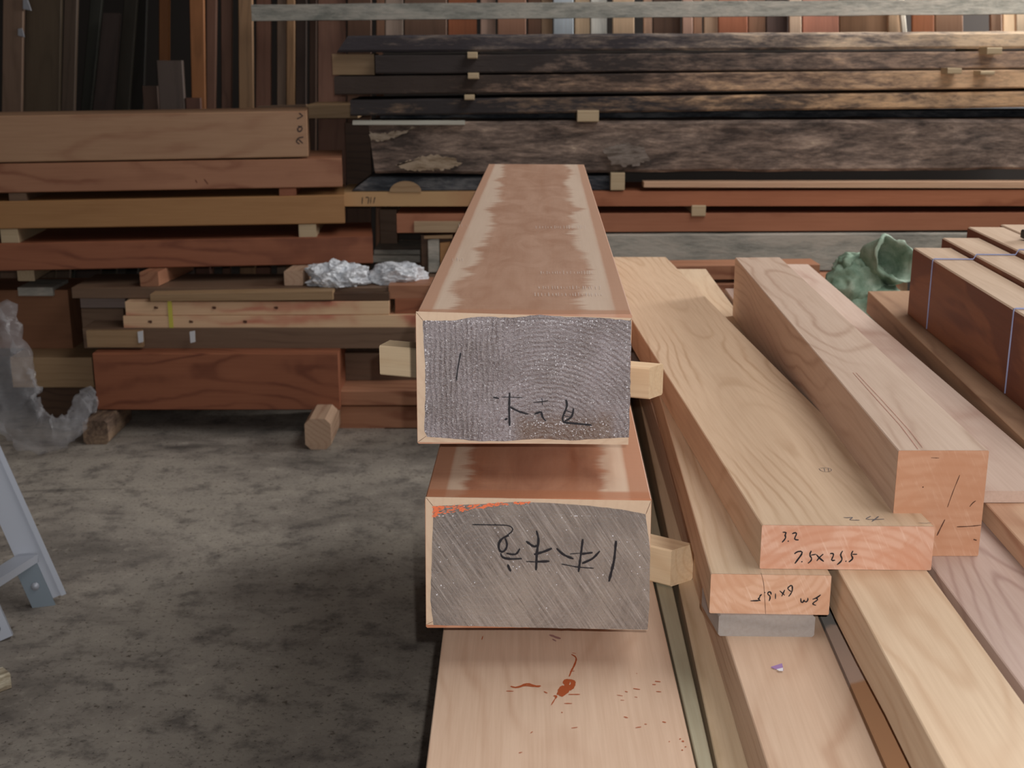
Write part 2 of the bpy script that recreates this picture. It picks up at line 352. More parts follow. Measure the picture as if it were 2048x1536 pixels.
def end_mat(name, kind):
    t = NT(name); o = t.obj()      # local x across, z up
    fine = t.noise(t.map(o, (0, 0, 0), (1, 1, 1)), 420, 3, .8)
    big = t.noise(o, 14, 4, .6)
    wv = t.n('ShaderNodeTexWave', wave_type='BANDS', bands_direction='X'); t.l(t.map(o, (0, 0, 0), (1, 1, .35)), wv.inputs['Vector'])
    wv.inputs['Scale'].default_value = 40; wv.inputs['Distortion'].default_value = 5; wv.inputs['Detail'].default_value = 5; wv.inputs['Detail Scale'].default_value = 2.2; wv.inputs['Detail Roughness'].default_value = .62
    if kind == 'upper':
        rg = t.n('ShaderNodeTexWave', wave_type='RINGS', rings_direction='Y'); t.l(t.map(o, (-.035, 0, .12)), rg.inputs['Vector'])
        rg.inputs['Scale'].default_value = 44; rg.inputs['Distortion'].default_value = 4.5; rg.inputs['Detail'].default_value = 5; rg.inputs['Detail Scale'].default_value = 2; rg.inputs['Detail Roughness'].default_value = .62
        x, y, z = t.sep(o)
        side = t.ramp(t.math('ADD', t.math('ADD', t.math('MULTIPLY', x, 4), t.math('MULTIPLY', big, .5)), .25), [(.30, 0), (.62, 1)])
        lines = t.mix(side, wv.outputs['Fac'], rg.outputs['Fac'])
        c = t.mix(t.ramp(big, [(.35, 0), (.65, 1)]), S((118, 107, 107)), S((152, 142, 145)))
        brk = t.ramp(t.noise(o, 22, 4, .6), [(.38, .15), (.6, 1)])
        c = t.mix(t.math('MULTIPLY', brk, t.ramp(lines, [(.0, .6), (.22, 0)])), c, S((74, 60, 52)))
        c = t.mix(t.math('MULTIPLY', brk, t.ramp(lines, [(.80, 0), (.97, .3)])), c, S((176, 168, 164)))
        # raw brown corner at the lower right
        d = t.math('ADD', t.math('MULTIPLY', z, -1), t.math('MULTIPLY', big, .06))
        msk = t.math('MULTIPLY', t.ramp(t.math('ADD', d, .5), [(.575, 0), (.60, .75)]), t.ramp(t.math('ADD', x, .5), [(.48, 0), (.50, 1)]))
        c = t.mix(t.math('MULTIPLY', msk, t.ramp(t.math('ADD', x, .5), [(.63, 1), (.645, 0)])), c, S((112, 88, 72)))
        lump = t.noise(o, 230, 2, .75)
        hgt = t.math('ADD', t.math('MULTIPLY', fine, .6), t.math('ADD', t.math('MULTIPLY', lines, .45), t.math('MULTIPLY', lump, 2.0)))
        t.bump(hgt, 1.0, .0020)
    else:
        r = t.map(t.map(o, (0, 0, 0), (1, 1, 1), (0, math.radians(33), 0)), (0, 0, 0), (260, 1, 9))
        dg = t.noise(r, 1, 4, .75)
        big2 = t.noise(o, 9, 3, .6)
        c = t.mix(t.ramp(big2, [(.35, 0), (.65, 1)]), S((112, 102, 97)), S((142, 130, 121)))
        c = t.mix(t.ramp(dg, [(.52, 0), (.68, .7)]), c, S((176, 166, 160)))
        c = t.mix(t.ramp(dg, [(.32, .75), (.46, 0)]), c, S((70, 60, 54)))
        rg = t.n('ShaderNodeTexWave', wave_type='RINGS', rings_direction='Y'); t.l(t.map(o, (.08, 0, -.01)), rg.inputs['Vector'])
        rg.inputs['Scale'].default_value = 22; rg.inputs['Distortion'].default_value = 3
        c = t.mix(t.ramp(rg.outputs['Fac'], [(.8, 0), (1, .25)]), c, S((150, 136, 128)))
        hgt = t.math('ADD', t.math('MULTIPLY', t.noise(o, 260, 2, .7), 1.2), t.math('MULTIPLY', dg, .8))
        t.bump(hgt, 1.0, .0008)
    sp = t.ramp(t.noise(o, 55, 3, .6), [(.40, .34), (.60, .12)])
    m = t.out(c, .3, .5)
    t.l(sp, t.b.inputs['Roughness'])
    t.b.inputs['Coat Weight'].default_value = 1 if kind == 'upper' else .7; t.b.inputs['Coat Roughness'].default_value = .2; t.b.inputs['Coat IOR'].default_value = 1.9
    return m
M_END1 = end_mat('sealed_end_grain', 'upper'); M_END2 = end_mat('sealed_end_grain_scratched', 'lower')

def endgrain(name, a, b, cx, cz, rings=70, flat=False):
    t = NT(name); o = t.obj()
    x, y, z = t.sep(t.map(o, (cx, 0, cz)))
    nz = t.noise(o, 12, 3, .6)
    r = t.math('SQRT', t.math('ADD', t.math('MULTIPLY', x, x), t.math('MULTIPLY', z, z)))
    s = t.math('MULTIPLY_ADD', t.math('SINE', t.math('ADD', t.math('MULTIPLY', r, rings*6.283), t.math('MULTIPLY', nz, 5))), .5, .5)
    c = t.mix(t.math('MULTIPLY', t.math('POWER', s, 2), .5), S(a), S(b))
    dg = t.noise(t.map(t.map(o, rot=(0, math.radians(25), 0)), sc=(190, 1, 14)), 1, 3, .7)
    c = t.mix(t.ramp(dg, [(.55, 0), (.7, .45)]), c, t.mix(.5, S(a), (1, .8, .65)))
    pt = t.noise(t.map(o, (cx, 0, 0), (18, 1, 26)), 1, 3, .5, .8)
    c = t.mix(t.ramp(pt, [(.42, .0), (.58, .6)]), c, S(b))
    if flat: c = t.mix(.4, c, S(a))
    t.bump(dg, .15, .001)
    return t.out(c, .6, .25)
M_E24 = endgrain('plank_end_grain_a', (216, 172, 148), (200, 142, 112), 0, .12)
M_E16 = endgrain('plank_end_grain_b', (216, 174, 146), (200, 150, 118), .0, -.09, 80)
M_ECH = endgrain('beam_end_grain', (198, 150, 120), (182, 126, 92), 0, .3, 60, True)

# ------------------------------------------------------------------ the setting
def quad_struct(name, pts, th, m, label=None):
    a = [Vector(p) for p in pts]; n = (a[1]-a[0]).cross(a[2]-a[0]).normalized()*th
    vs = a + [p-n for p in a]; fs = [(0, 1, 2, 3), (7, 6, 5, 4)] + [(i, (i+1) % 4, (i+1) % 4+4, i+4) for i in range(4)]
    o = link(name, vs, fs, m); return tag(o, label, None, None, 'structure')
XL, XR, YB, YF, ZC = -4.2, 4.2, 7.3, -2.5, 4.2
quad_struct('floor', [(XL, YF, 0), (XR, YF, 0), (XR, YB, 0), (XL, YB, 0)], .1, CONC, 'stained grey concrete shed floor')
quad_struct('wall_back', [(XL, YB, 0), (XR, YB, 0), (XR, YB, ZC), (XL, YB, ZC)], .1, WALL, 'dark shed wall behind the upright boards')
quad_struct('wall_left', [(XL, YB, 0), (XL, YB, ZC), (XL, YF, ZC), (XL, YF, 0)], .1, WALL)
# right wall with an unseen window opening, added for the daylight lamp, near the back corner (y 5.4..7.1, z 1.9..3.2)
vs, fs = [], []
def pbox(x0, x1, y0, y1, z0, z1):
    b = len(vs)
    for z in (z0, z1):
        for x, y in ((x0, y0), (x1, y0), (x1, y1), (x0, y1)): vs.append((x, y, z))
    for f in ((0, 1, 2, 3), (4, 5, 6, 7), (0, 1, 5, 4), (1, 2, 6, 5), (2, 3, 7, 6), (3, 0, 4, 7)): fs.append(tuple(b+i for i in f))
pbox(XR, XR+.1, YF, 5.4, 0, ZC); pbox(XR, XR+.1, 5.4, 7.1, 0, 1.9); pbox(XR, XR+.1, 5.4, 7.1, 3.2, ZC); pbox(XR, XR+.1, 7.1, YB, 0, ZC)
tag(link('wall_right', vs, fs, WALL), kind='structure')
vs, fs = [], []
pbox(XL, 1.0, YF, YB, ZC, ZC+.1); pbox(3.4, XR, YF, YB, ZC, ZC+.1); pbox(1.0, 3.4, YF, .1, ZC, ZC+.1); pbox(1.0, 3.4, 4.7, YB, ZC, ZC+.1)  # the skylight hole is unseen, left open for the added lamp above
tag(link('ceiling', vs, fs, WALL), kind='structure')
vs, fs = [], []
pbox(.95, 1.0, .05, 4.75, ZC-.03, ZC+.13); pbox(3.4, 3.45, .05, 4.75, ZC-.03, ZC+.13); pbox(1.0, 3.4, .05, .1, ZC-.03, ZC+.13); pbox(1.0, 3.4, 4.7, 4.75, ZC-.03, ZC+.13)
tag(link('added_skylight_frame', vs, fs, M_TAN), kind='structure')  # frame of the invented skylight, out of view
vs, fs = [], []
pbox(XR-.02, XR+.12, 5.34, 5.4, 1.84, 3.26); pbox(XR-.02, XR+.12, 7.1, 7.16, 1.84, 3.26); pbox(XR-.02, XR+.12, 5.4, 7.1, 1.84, 1.9); pbox(XR-.02, XR+.12, 5.4, 7.1, 3.2, 3.26)
tag(link('added_window_frame', vs, fs, M_TAN), kind='structure')  # frame of the added window, out of view

# ------------------------------------------------------------------ the two big beams
def end_info(o):
    M = o.matrix_world; vs_ = [M @ v.co for v in o.data.vertices[:8]]
    P = sum(vs_, Vector())/8; a = vs_[2]-vs_[0]; b = vs_[5]-vs_[0]; N = a.cross(b).normalized()
    if N.y > 0: N = -N
    return P, N
def make_big_beam(name, Zt, Zbot, FL, FR, FBL, FBR, BL, BR, m, label):
    a, b = atz(*FBL, Zbot), atz(*FBR, Zbot)          # bottom front corners, then the top ones above them
    Yl = (a.y+b.y)/2; c3, c2 = aty(*FL, Yl), aty(*FR, Yl); a, b = aty(*FBL, Yl), aty(*FBR, Yl)
    zt = (c3.z+c2.z)/2; zb = (a.z+b.z)/2
    for p in (a, b): p.z = zb
    for p in (c3, c2): p.z = zt
    d, e = atz(*BL, H-zt), atz(*BR, H-zt); hh = Vector((0, 0, zb-zt))
    o = timber8(name, [a, b, c2, c3, d+hh, e+hh, e, d], m, ch=.002, seg=14)
    return tag(o, label, 'beam', 'large beams sealed with wax at the ends')
beamA = make_big_beam('beam', .379, .590, (831, 622), (1264, 635), (835, 885), (1257, 890), (977, 328), (1168, 329), M_BEAM,
    'massive square beam on top of the middle pile with grey sealed end and washed brown top')
beamB = make_big_beam('beam', .649, .863, (850, 993), (1303, 1000), (852, 1250), (1296, 1261), (984, 500), (1192, 503), M_BEAM2,
    'massive beam under the topmost one, grey end with large black characters written upside down')
EA, NA = end_info(beamA); EB, NB = end_info(beamB)
def local_face(name, pts, P, N, m, parent, th):
    """sealed face with its own frame: origin at the face centre"""
    a = [onplane(x, y, P, N) for x, y in pts]; n = len(a)
    MI = parent.matrix_world.inverted(); o = face_poly(name, pts, P, N, m, parent, th)
    # shift origin to the centre
    cen = MI @ P
    for v in o.data.vertices: v.co -= cen
    o.location = cen; return o
rimA = densify([(832, 623), (1263.5, 636), (1256.5, 889), (835.5, 884)], 60, 0)
local_face('end_rim', rimA, EA, NA, M_RIM, beamA, .0008)['label'] = 'pale bare wood rim round the sealed end'
ptsA = densify([(846, 641), (900, 641), (960, 633), (1020, 635), (1080, 629), (1140, 634), (1200, 635), (1262, 641), (1262, 700), (1260, 800), (1257.5, 874),
    (1220, 876), (1150, 880), (1080, 877), (1020, 881), (960, 882), (900, 876), (855, 873), (849, 862), (851, 790), (850, 720), (847, 680)], 9, .8, 2)
local_face('end_coating', ptsA, EA, NA, M_END1, beamA, .0018)['label'] = 'glossy grey wax over the end grain'
rimB = densify([(851, 994), (1302.5, 1001), (1295.5, 1260), (852.5, 1249)], 60, 0)
local_face('end_rim', rimB, EB, NB, M_RIM, beamB, .0008)['label'] = 'pale bare wood rim round the sealed end'
ptsB = densify([(866, 1012), (950, 1008), (1045, 1003), (1090, 1005), (1180, 1011), (1240, 1018), (1291, 1028), (1300, 1100), (1299, 1200), (1295, 1258.5),
    (1200, 1257), (1000, 1253), (867, 1249), (861, 1200), (864, 1100), (866, 1050)], 12, .5, 3)
local_face('end_coating', ptsB, EB, NB, M_END2, beamB, .0018)['label'] = 'grey scratched sealer over the end grain'
# mitre lines of the rims
strokes('mitre_line', [[(832, 624), (846, 641)], [(836, 884), (853, 872)], [(1263, 637), (1260, 644)]], .9, EA+NA*.0008, NA, CRACK, beamA, off=.0003)
strokes('mitre_line', [[(852, 995), (866, 1012)], [(853, 1249), (866, 1243)], [(1302, 1002), (1292, 1028)]], .9, EB+NB*.0008, NB, CRACK, beamB, off=.0003)
# orange crayon left on the lower beam's end
os_ = []
rr = random.Random(5)
for i in range(150):
    x = 868 + rr.random()**1.6*190; yt = 1012 - (x-868)*.045; k = max(0, 1-(x-868)/190); y = yt + 1 + rr.random()*(2+19*k*k)
    os_.append((rr.uniform(1.2, 2.6), [(x-rr.uniform(2, 5), y+rr.uniform(-2, 3)), (x+rr.uniform(2, 5), y-rr.uniform(-1, 3))]))
strokes('crayon_mark', os_, 2, EB+NB*.0018, NB, ORST, beamB, off=.0004)['label'] = 'orange crayon scribble at the upper left corner of the end'
xf = lambda p: (820+p[0]*.2832, 880+p[1]*.2832)
strokes('writing', [(2.2, [(440, 598), (600, 600), (700, 602), (742, 630), (700, 665), (670, 682)]), [(700, 675), (650, 690), (622, 730), (625, 775), (648, 800), (680, 775), (690, 735), (672, 695)],
    [(640, 800), (645, 832), (700, 842), (790, 838)], [(680, 800), (750, 815), (775, 768)], [(690, 878), (698, 905), (712, 928)],
    [(893, 640), (910, 700), (895, 800), (890, 920)], [(820, 715), (880, 760), (900, 742)], (2.2, [(820, 858), (900, 862)]), [(895, 860), (985, 856)], [(875, 808), (940, 792), (1002, 765)],
    [(1220, 700), (1208, 800), (1190, 932)], [(1035, 765), (1080, 810), (1155, 840)], (2.2, [(1130, 805), (1200, 800)]), [(1205, 806), (1290, 795)], [(1340, 785), (1290, 840), (1215, 872)],
    (2.4, [(1070, 876), (1180, 898), (1298, 906)]), (5, [(1455, 712), (1442, 850), (1405, 1000)])], 4.4, EB+NB*.0018, NB, INK, beamB, off=.0008, xf=xf)['label'] = 'black marker characters written upside down'
xf = lambda p: (820+p[0]*.2344, 600+p[1]*.2344)
strokes('writing', [[(710, 830), (760, 840)], (1.6, [(780, 828), (960, 832)]), [(850, 790), (845, 930), (850, 1075)], [(850, 910), (920, 950), (1010, 975)], (2, [(1050, 876), (1180, 860)]),
    (2, [(1125, 835), (1130, 900)]), [(1060, 975), (1130, 945), (1120, 1000), (1160, 1032)], [(1330, 850), (1345, 900), (1300, 1000), (1300, 1045), (1390, 1052), (1550, 1068)],
    [(1395, 925), (1385, 1000), (1320, 1035)], (2, [(1320, 940), (1380, 960)]), (2, [(1300, 985), (1375, 1000)]), (4, [(808, 1022), (832, 1010)]), (3, [(395, 690), (405, 600), (432, 450)])], 4.2, EA+NA*.0018, NA, INK, beamA, off=.0008, xf=xf)['label'] = 'faint black marker characters smeared under the wax'

# pale bumps standing in for flash glints on the waxed beam ends
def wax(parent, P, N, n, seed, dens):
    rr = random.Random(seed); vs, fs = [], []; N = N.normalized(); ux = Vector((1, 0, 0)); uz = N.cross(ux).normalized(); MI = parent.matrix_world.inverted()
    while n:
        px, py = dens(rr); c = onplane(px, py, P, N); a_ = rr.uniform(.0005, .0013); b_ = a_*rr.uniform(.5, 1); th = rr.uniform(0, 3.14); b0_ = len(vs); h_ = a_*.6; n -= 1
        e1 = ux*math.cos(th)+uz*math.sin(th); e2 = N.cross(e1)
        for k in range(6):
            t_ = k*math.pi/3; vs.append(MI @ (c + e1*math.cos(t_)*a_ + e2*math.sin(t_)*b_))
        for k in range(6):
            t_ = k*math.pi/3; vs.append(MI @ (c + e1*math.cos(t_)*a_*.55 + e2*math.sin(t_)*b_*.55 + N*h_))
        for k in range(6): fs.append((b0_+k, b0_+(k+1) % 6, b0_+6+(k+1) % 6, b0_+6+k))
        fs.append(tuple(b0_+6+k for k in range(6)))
    o = link('wax_glints', vs, fs, WAX_GLINT, parent); o['kind'] = 'stuff'; o['label'] = 'tiny pale bumps standing in for flash glints on the wax'
t = NT('pale_wax_glint'); t.b.inputs['Coat Weight'].default_value = 1; t.b.inputs['Coat Roughness'].default_value = .2; WAX_GLINT = t.out(S((226, 222, 226)), .25, .6)  # near-white base colour imitates the sparkle of the flash
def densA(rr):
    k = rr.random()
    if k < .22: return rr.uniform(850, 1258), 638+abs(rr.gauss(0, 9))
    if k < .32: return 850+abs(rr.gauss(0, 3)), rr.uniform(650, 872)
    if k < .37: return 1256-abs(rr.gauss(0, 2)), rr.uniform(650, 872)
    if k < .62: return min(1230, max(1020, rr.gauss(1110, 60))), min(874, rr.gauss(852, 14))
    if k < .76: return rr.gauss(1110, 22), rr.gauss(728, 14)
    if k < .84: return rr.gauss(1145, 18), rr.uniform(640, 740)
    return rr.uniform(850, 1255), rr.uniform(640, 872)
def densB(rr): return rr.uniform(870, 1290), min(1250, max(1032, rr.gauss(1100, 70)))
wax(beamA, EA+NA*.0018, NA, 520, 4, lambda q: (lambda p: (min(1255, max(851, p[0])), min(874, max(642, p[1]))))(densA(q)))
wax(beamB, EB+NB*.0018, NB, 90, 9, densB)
# rows of light chatter marks left by the planer on the topmost beam
rr = random.Random(11); mk = []
for (x0, x1, y, st) in ((1072, 1172, 455, 5), (1082, 1190, 546, 5), (1078, 1205, 576, 6), (1070, 1208, 590, 6), (905, 930, 520, 7), (918, 935, 452, 7)):
    x = x0
    while x < x1:
        h_ = rr.uniform(2, 5); mk.append((rr.uniform(.8, 1.4), [(x, y-h_), (x+.4, y+h_*.6)])); x += st*rr.uniform(.7, 1.5)
zt_ = beamA.matrix_world @ beamA.data.vertices[4].co
strokes('planer_mark', mk, 1.2, Vector((0, 2, max((beamA.matrix_world @ v.co).z for v in beamA.data.vertices))), Vector((0, 0, 1)), plain('light_scuff', (214, 196, 184), .5), beamA)
# ------------------------------------------------------------------ sticks between the big beams (right end turned towards the viewer)
zB_top = H - max((beamB.matrix_world @ v.co).z for v in beamB.data.vertices); zA_bot = H - min((beamA.matrix_world @ v.co).z for v in beamA.data.vertices)
zB_bot = H - min((beamB.matrix_world @ v.co).z for v in beamB.data.vertices); Z0 = .933
def stick(px, Z0_, top, label, w_=.055, br=None, ch=.003):
    """px: bottom front edge from its left to its right end on the plane Z0_; br: the far corner of the right end"""
    a, b = atz(*px[0], Z0_), atz(*px[1], Z0_); d = b-a; n = Vector((-d.y, d.x, 0)).normalized()*w_; u = Vector((0, 0, Z0_-top))
    c = atz(*br, Z0_) if br else b+n
    o = timber8('spacer_stick', [a+n, a, a+u, a+n+u, c, b, b+u, c+u], M_STK, ch=ch, seg=6)
    return tag(o, label, 'stick', 'square spacer sticks in the middle pile')
stick([(760, 750), (1297, 799)], zB_top, zA_bot, 'pale square stick poking out both sides between the two massive beams', br=(1325, 789))
stick([(1010, 1089), (1340, 1174)], Z0, zB_bot, 'pale square stick under the lower massive beam, end facing right with grey grain', br=(1385, 1159))
stick([(1020, 735), (1200, 735)], Z0, zB_bot, 'far stick hidden beneath the back of the lower massive beam', .05)
stick([(1030, 530), (1170, 530)], zB_top, zA_bot, 'far stick hidden beneath the back of the topmost massive beam', .05)

# ------------------------------------------------------------------ planks of the right and middle pile
b0 = top_timber('plank', .933, (831, 1700), (1430, 1700), (1198, 694), (958, 694), .1155, M_B0,
    'very wide pale plank at the bottom of the middle pile, with red-brown drips on it', 'plank', seg=16)
def topinfo(Z): return Vector((0, 2, H-Z)), Vector((0, 0, 1))
P, N = topinfo(.933); xf = lambda p: (850+p[0]*.29297, 1240+p[1]*.29297)
drips = [(5.5, [(585, 452), (620, 465), (650, 455), (690, 432), (730, 440), (760, 458), (790, 448)]), (4, [(620, 458), (690, 445), (745, 455)]),
    (13, [(918, 512), (932, 480), (955, 450)]), (10, [(925, 520), (955, 500), (975, 460), (960, 420), (980, 405)]), (9, [(975, 410), (1015, 415), (1010, 445), (985, 480)]), (5, [(950, 490), (990, 470), (1015, 440)]),
    (3, [(1000, 235), (1022, 245), (1036, 262), (1020, 310), (1000, 345), (985, 385)]), (2, [(1005, 225), (1030, 228)]), (3, [(990, 350), (1022, 348)]), (4, [(878, 520), (900, 510), (892, 535)]), (1.8, [(890, 535), (862, 580)]),
    (2.5, [(555, 485), (605, 486)]), (2.6, [(812, 488), (835, 500)]), (3, [(980, 508), (1058, 508)]), (2.4, [(950, 570), (1005, 570)]), (3, [(930, 632), (940, 630)]), (2.4, [(1000, 738), (1042, 732)]),
    (3, [(1422, 468), (1468, 474)]), (3.4, [(1570, 418), (1608, 422)]), (3, [(1552, 440), (1576, 441)]), (3, [(1578, 488), (1612, 490)]), (2, [(1310, 512), (1350, 518)]), (2, [(1335, 546), (1360, 548)]),
    (2.8, [(1358, 660), (1385, 668)]), (3, [(1620, 694), (1645, 700)]), (2.4, [(1438, 735), (1475, 730)]), (2.4, [(1498, 710), (1515, 712)]), (4, [(1738, 810), (1746, 814)]), (5, [(1752, 828), (1768, 828)]),
    (4, [(1775, 864), (1782, 868)]), (3, [(1750, 888), (1762, 888)]), (3, [(1664, 830), (1672, 830)]), (2, [(1364, 486), (1384, 492)]), (2, [(720, 772), (735, 762)]), (2, [(640, 908), (665, 902)]),
    (2, [(1430, 525), (1450, 528)]), (2, [(1440, 365), (1450, 366)]), (1.5, [(395, 110), (388, 135)])]
strokes('stain', drips, 4, P, N, STAIN, b0, xf=xf)['label'] = 'red-brown drips and splashes'
strokes('knot', [(7, [(850, 100), (900, 120), (925, 128)]), (4, [(870, 130), (895, 145)])], 4, P, N, plain('purple_knot', (150, 110, 104), .6), b0, xf=xf)
M_N1S = wood('grey_olive_side', (176, 164, 136), (150, 138, 112), rings=20, cz=-.2, contrast=.3)
n1 = top_timber('plank', .933, (1470, 1700), (1990, 1700), (1420, 640), (1245, 640), .1155, M_N1,
    'straw-coloured plank beside the very wide plank, between the grey-green strip and the spacer board', 'plank', seg=16)
top_timber('lath', .936, (1434, 1700), (1464, 1700), (1238, 700), (1206, 700), .1125, M_N1S,
    'grey-green weathered strip between the very wide plank and the straw-coloured one', 'lath', seg=6)
strokes('seam', [[(1420, 1100), (1451, 1225), (1475, 1330), (1500, 1440), (1520, 1536), (1550, 1680)]], 1.4, *topinfo(.933), CRACK, n1)
n2 = top_timber('plank', .853, (1605, 1750), (1861, 1750), (1363, 600), (1236, 600), .080, M_N2,
    'pale plank beneath the grey spacer board, with a purple paper scrap on it', 'plank', seg=14)
def n3c(t, o, col):
    x, y, z = t.sep(o); nz = t.noise(o, 9, 3)
    yy = t.math('ADD', y, t.math('ADD', t.math('MULTIPLY', nz, .12), t.math('MULTIPLY', x, -.3)))
    c = t.mix(t.ramp(yy, [(.485, 0), (.495, 1)]), S((186, 140, 104)), S((196, 168, 150)))
    return t.mix(t.ramp(yy, [(.655, 0), (.665, 1)]), c, S((134, 128, 122)))
M_N3 = wood('banded_plank_wood', (190, 150, 120), (160, 120, 90), rings=20, cz=-.3, custom=n3c)
top_timber('plank', .866, (1869, 1750), (2040, 1750), (1395, 620), (1372, 620), .065, M_N3,
    'low plank in the trough beside the cream plank, grey behind, brown in front', 'plank', seg=10)
pl16 = top_timber('plank', .755, (1422, 1147.5), (1663, 1151), (1333, 545), (1247, 545), .0633, M_16,
    'narrow pale plank with 6x16.5 written upside down on its end', 'plank', seg=12)
E16, N16 = end_info(pl16)
def endskin(o, m, th=.0006):
    M = o.matrix_world; v = [v.co.copy() for v in o.data.vertices[:8]]; n = len(v)
    nn = (v[2]-v[0]).cross(v[5]-v[0]).normalized(); nn = nn if nn.y < 0 else -nn
    vs = [p*1+nn*th for p in v] + [p-nn*.0005 for p in v]
    fs = [tuple(range(n))]+[(i, (i+1) % n, (i+1) % n+n, i+n) for i in range(n)]
    return link('end_grain', vs, fs, m, o)
endskin(pl16, M_E16)['label'] = 'orange end grain with growth rings'
xf = lambda p: (1400+p[0]*.15625, 1130+p[1]*.15625)
strokes('writing', [[(645, 460), (770, 455)], [(790, 375), (755, 405), (770, 430), (730, 420), (775, 460)], [(822, 350), (836, 356)], [(885, 462), (910, 395), (870, 385), (858, 355), (905, 330), (912, 380)],
    [(966, 365), (966, 434)], [(1020, 330), (1085, 388)], [(1085, 318), (1045, 402)], [(1135, 402), (1185, 345), (1182, 245), (1145, 275), (1105, 300), (1165, 340)],
    [(1290, 425), (1290, 495), (1332, 470), (1330, 432), (1336, 482), (1386, 465), (1380, 420)], [(1545, 380), (1500, 420), (1440, 440)], [(1480, 425), (1532, 440), (1445, 480), (1436, 505), (1485, 516)]],
    2.6, E16, N16, INK, pl16, off=.0012, xf=xf)['label'] = 'upside-down marker writing 3m 6x16.5'
strokes('crack', [[(780, 100), (815, 220), (828, 420), (840, 628)]], 1.0, E16, N16, CRACK, pl16, off=.001, xf=xf)
rp = top_timber('plank', .755, (2010, 1750), (2300, 1750), (1412, 538), (1346, 538), .071, M_RP,
    'cream plank running back under the plank marked 24, brown sawn left side', 'plank', seg=24, live=.006)
p24 = top_timber('plank', .6849, (1524, 1050), (1870, 1053), (1332, 514), (1184, 514), .0695, M_24,
    'broad pale plank with 7.5x25.5 on its orange end and 24 pencilled on top', 'plank', seg=14)
E24, N24 = end_info(p24); endskin(p24, M_E24)['label'] = 'orange end grain, rough sawn'
xf = lambda p: (1480+p[0]*.2051, 1020+p[1]*.2051)
strokes('writing', [[(415, 217), (466, 215), (425, 252), (462, 262), (410, 316)], [(466, 300), (475, 308)], [(508, 232), (545, 214), (560, 236), (512, 292), (572, 292)],
    [(530, 428), (560, 400), (628, 400), (580, 460), (535, 522)], [(598, 500), (608, 508)], [(695, 398), (670, 445), (702, 462), (698, 495), (662, 520)], [(690, 440), (742, 432)],
    [(745, 435), (775, 472), (817, 502)], [(812, 430), (772, 462), (748, 498)], [(878, 426), (910, 418), (918, 445), (875, 500), (928, 490)],
    [(1002, 398), (968, 440), (1002, 468), (990, 502), (945, 534)], [(1028, 497), (1037, 502)], [(1102, 398), (1075, 438), (1102, 460), (1098, 482), (1060, 507)], [(1095, 432), (1142, 432)]],
    2.9, E24, N24, INK, p24, off=.0012, xf=xf)['label'] = 'black marker writing 3.2 and 7.5x25.5'
P, N = topinfo(.6849)
strokes('pencil_mark', [[(1010, 72), (1060, 76), (1108, 66), (1060, 98), (1165, 98)], [(1275, 60), (1215, 90), (1300, 92), (1405, 88)], [(1352, 62), (1285, 112)], (1.2, [(1740, 124), (1800, 130), (1865, 124)])],
    2.4, P, N, PENCIL, p24, xf=xf)['label'] = 'pencilled number 24'
strokes('pencil_mark', [[(1638, 937), (1642, 942), (1652, 944), (1662, 943), (1664, 938), (1655, 935), (1640, 936)], [(1648, 936), (1650, 943)], [(1656, 936), (1658, 943)]], 1.1, P, N, PENCIL, p24)
# grey spacer board under the 6x16.5 plank
a, b = atz(1436, 1272, .853), atz(1628, 1274, .853)
sp = timber8('spacer_board', [a, b, b+Vector((0, 0, .0345)), a+Vector((0, 0, .0345)), a+Vector((-.01, .10, 0)), b+Vector((-.01, .10, 0)), b+Vector((-.01, .10, .0345)), a+Vector((-.01, .10, .0345))], M_GRSP, ch=.003, seg=3)
tag(sp, 'short grey board propping up the front of the 6x16.5 plank', 'board')
sp2 = world_box('spacer_board', .42, 3.3, H-.853, .2, .1, .0345, M_GRSP); tag(sp2, 'short grey board propping up the hidden back of the 6x16.5 plank', 'board')
# a purple paper scrap
a = [atz(x, y, .852) for x, y in ((1542, 1335), (1564, 1328), (1567, 1341), (1549, 1338))]
scrap = link('paper_scrap', [p for p in a] + [p+Vector((0, 0, .0012)) for p in a], [(3, 2, 1, 0), (4, 5, 6, 7), (0, 1, 5, 4), (1, 2, 6, 5), (2, 3, 7, 6), (3, 0, 4, 7)], plain('purple_paper', (150, 118, 168), .6))
tag(scrap, 'tiny purple paper scrap lying on the pale plank', 'paper scrap')
a = [atz(x, y, .8505) for x, y in ((1553, 1339), (1566, 1336), (1566, 1342), (1558, 1342))]
w_ = link('white_corner', a + [p+Vector((0, 0, .0006)) for p in a], [(3, 2, 1, 0), (4, 5, 6, 7), (0, 1, 5, 4), (1, 2, 6, 5), (2, 3, 7, 6), (3, 0, 4, 7)], WHITE); childify(w_, scrap)

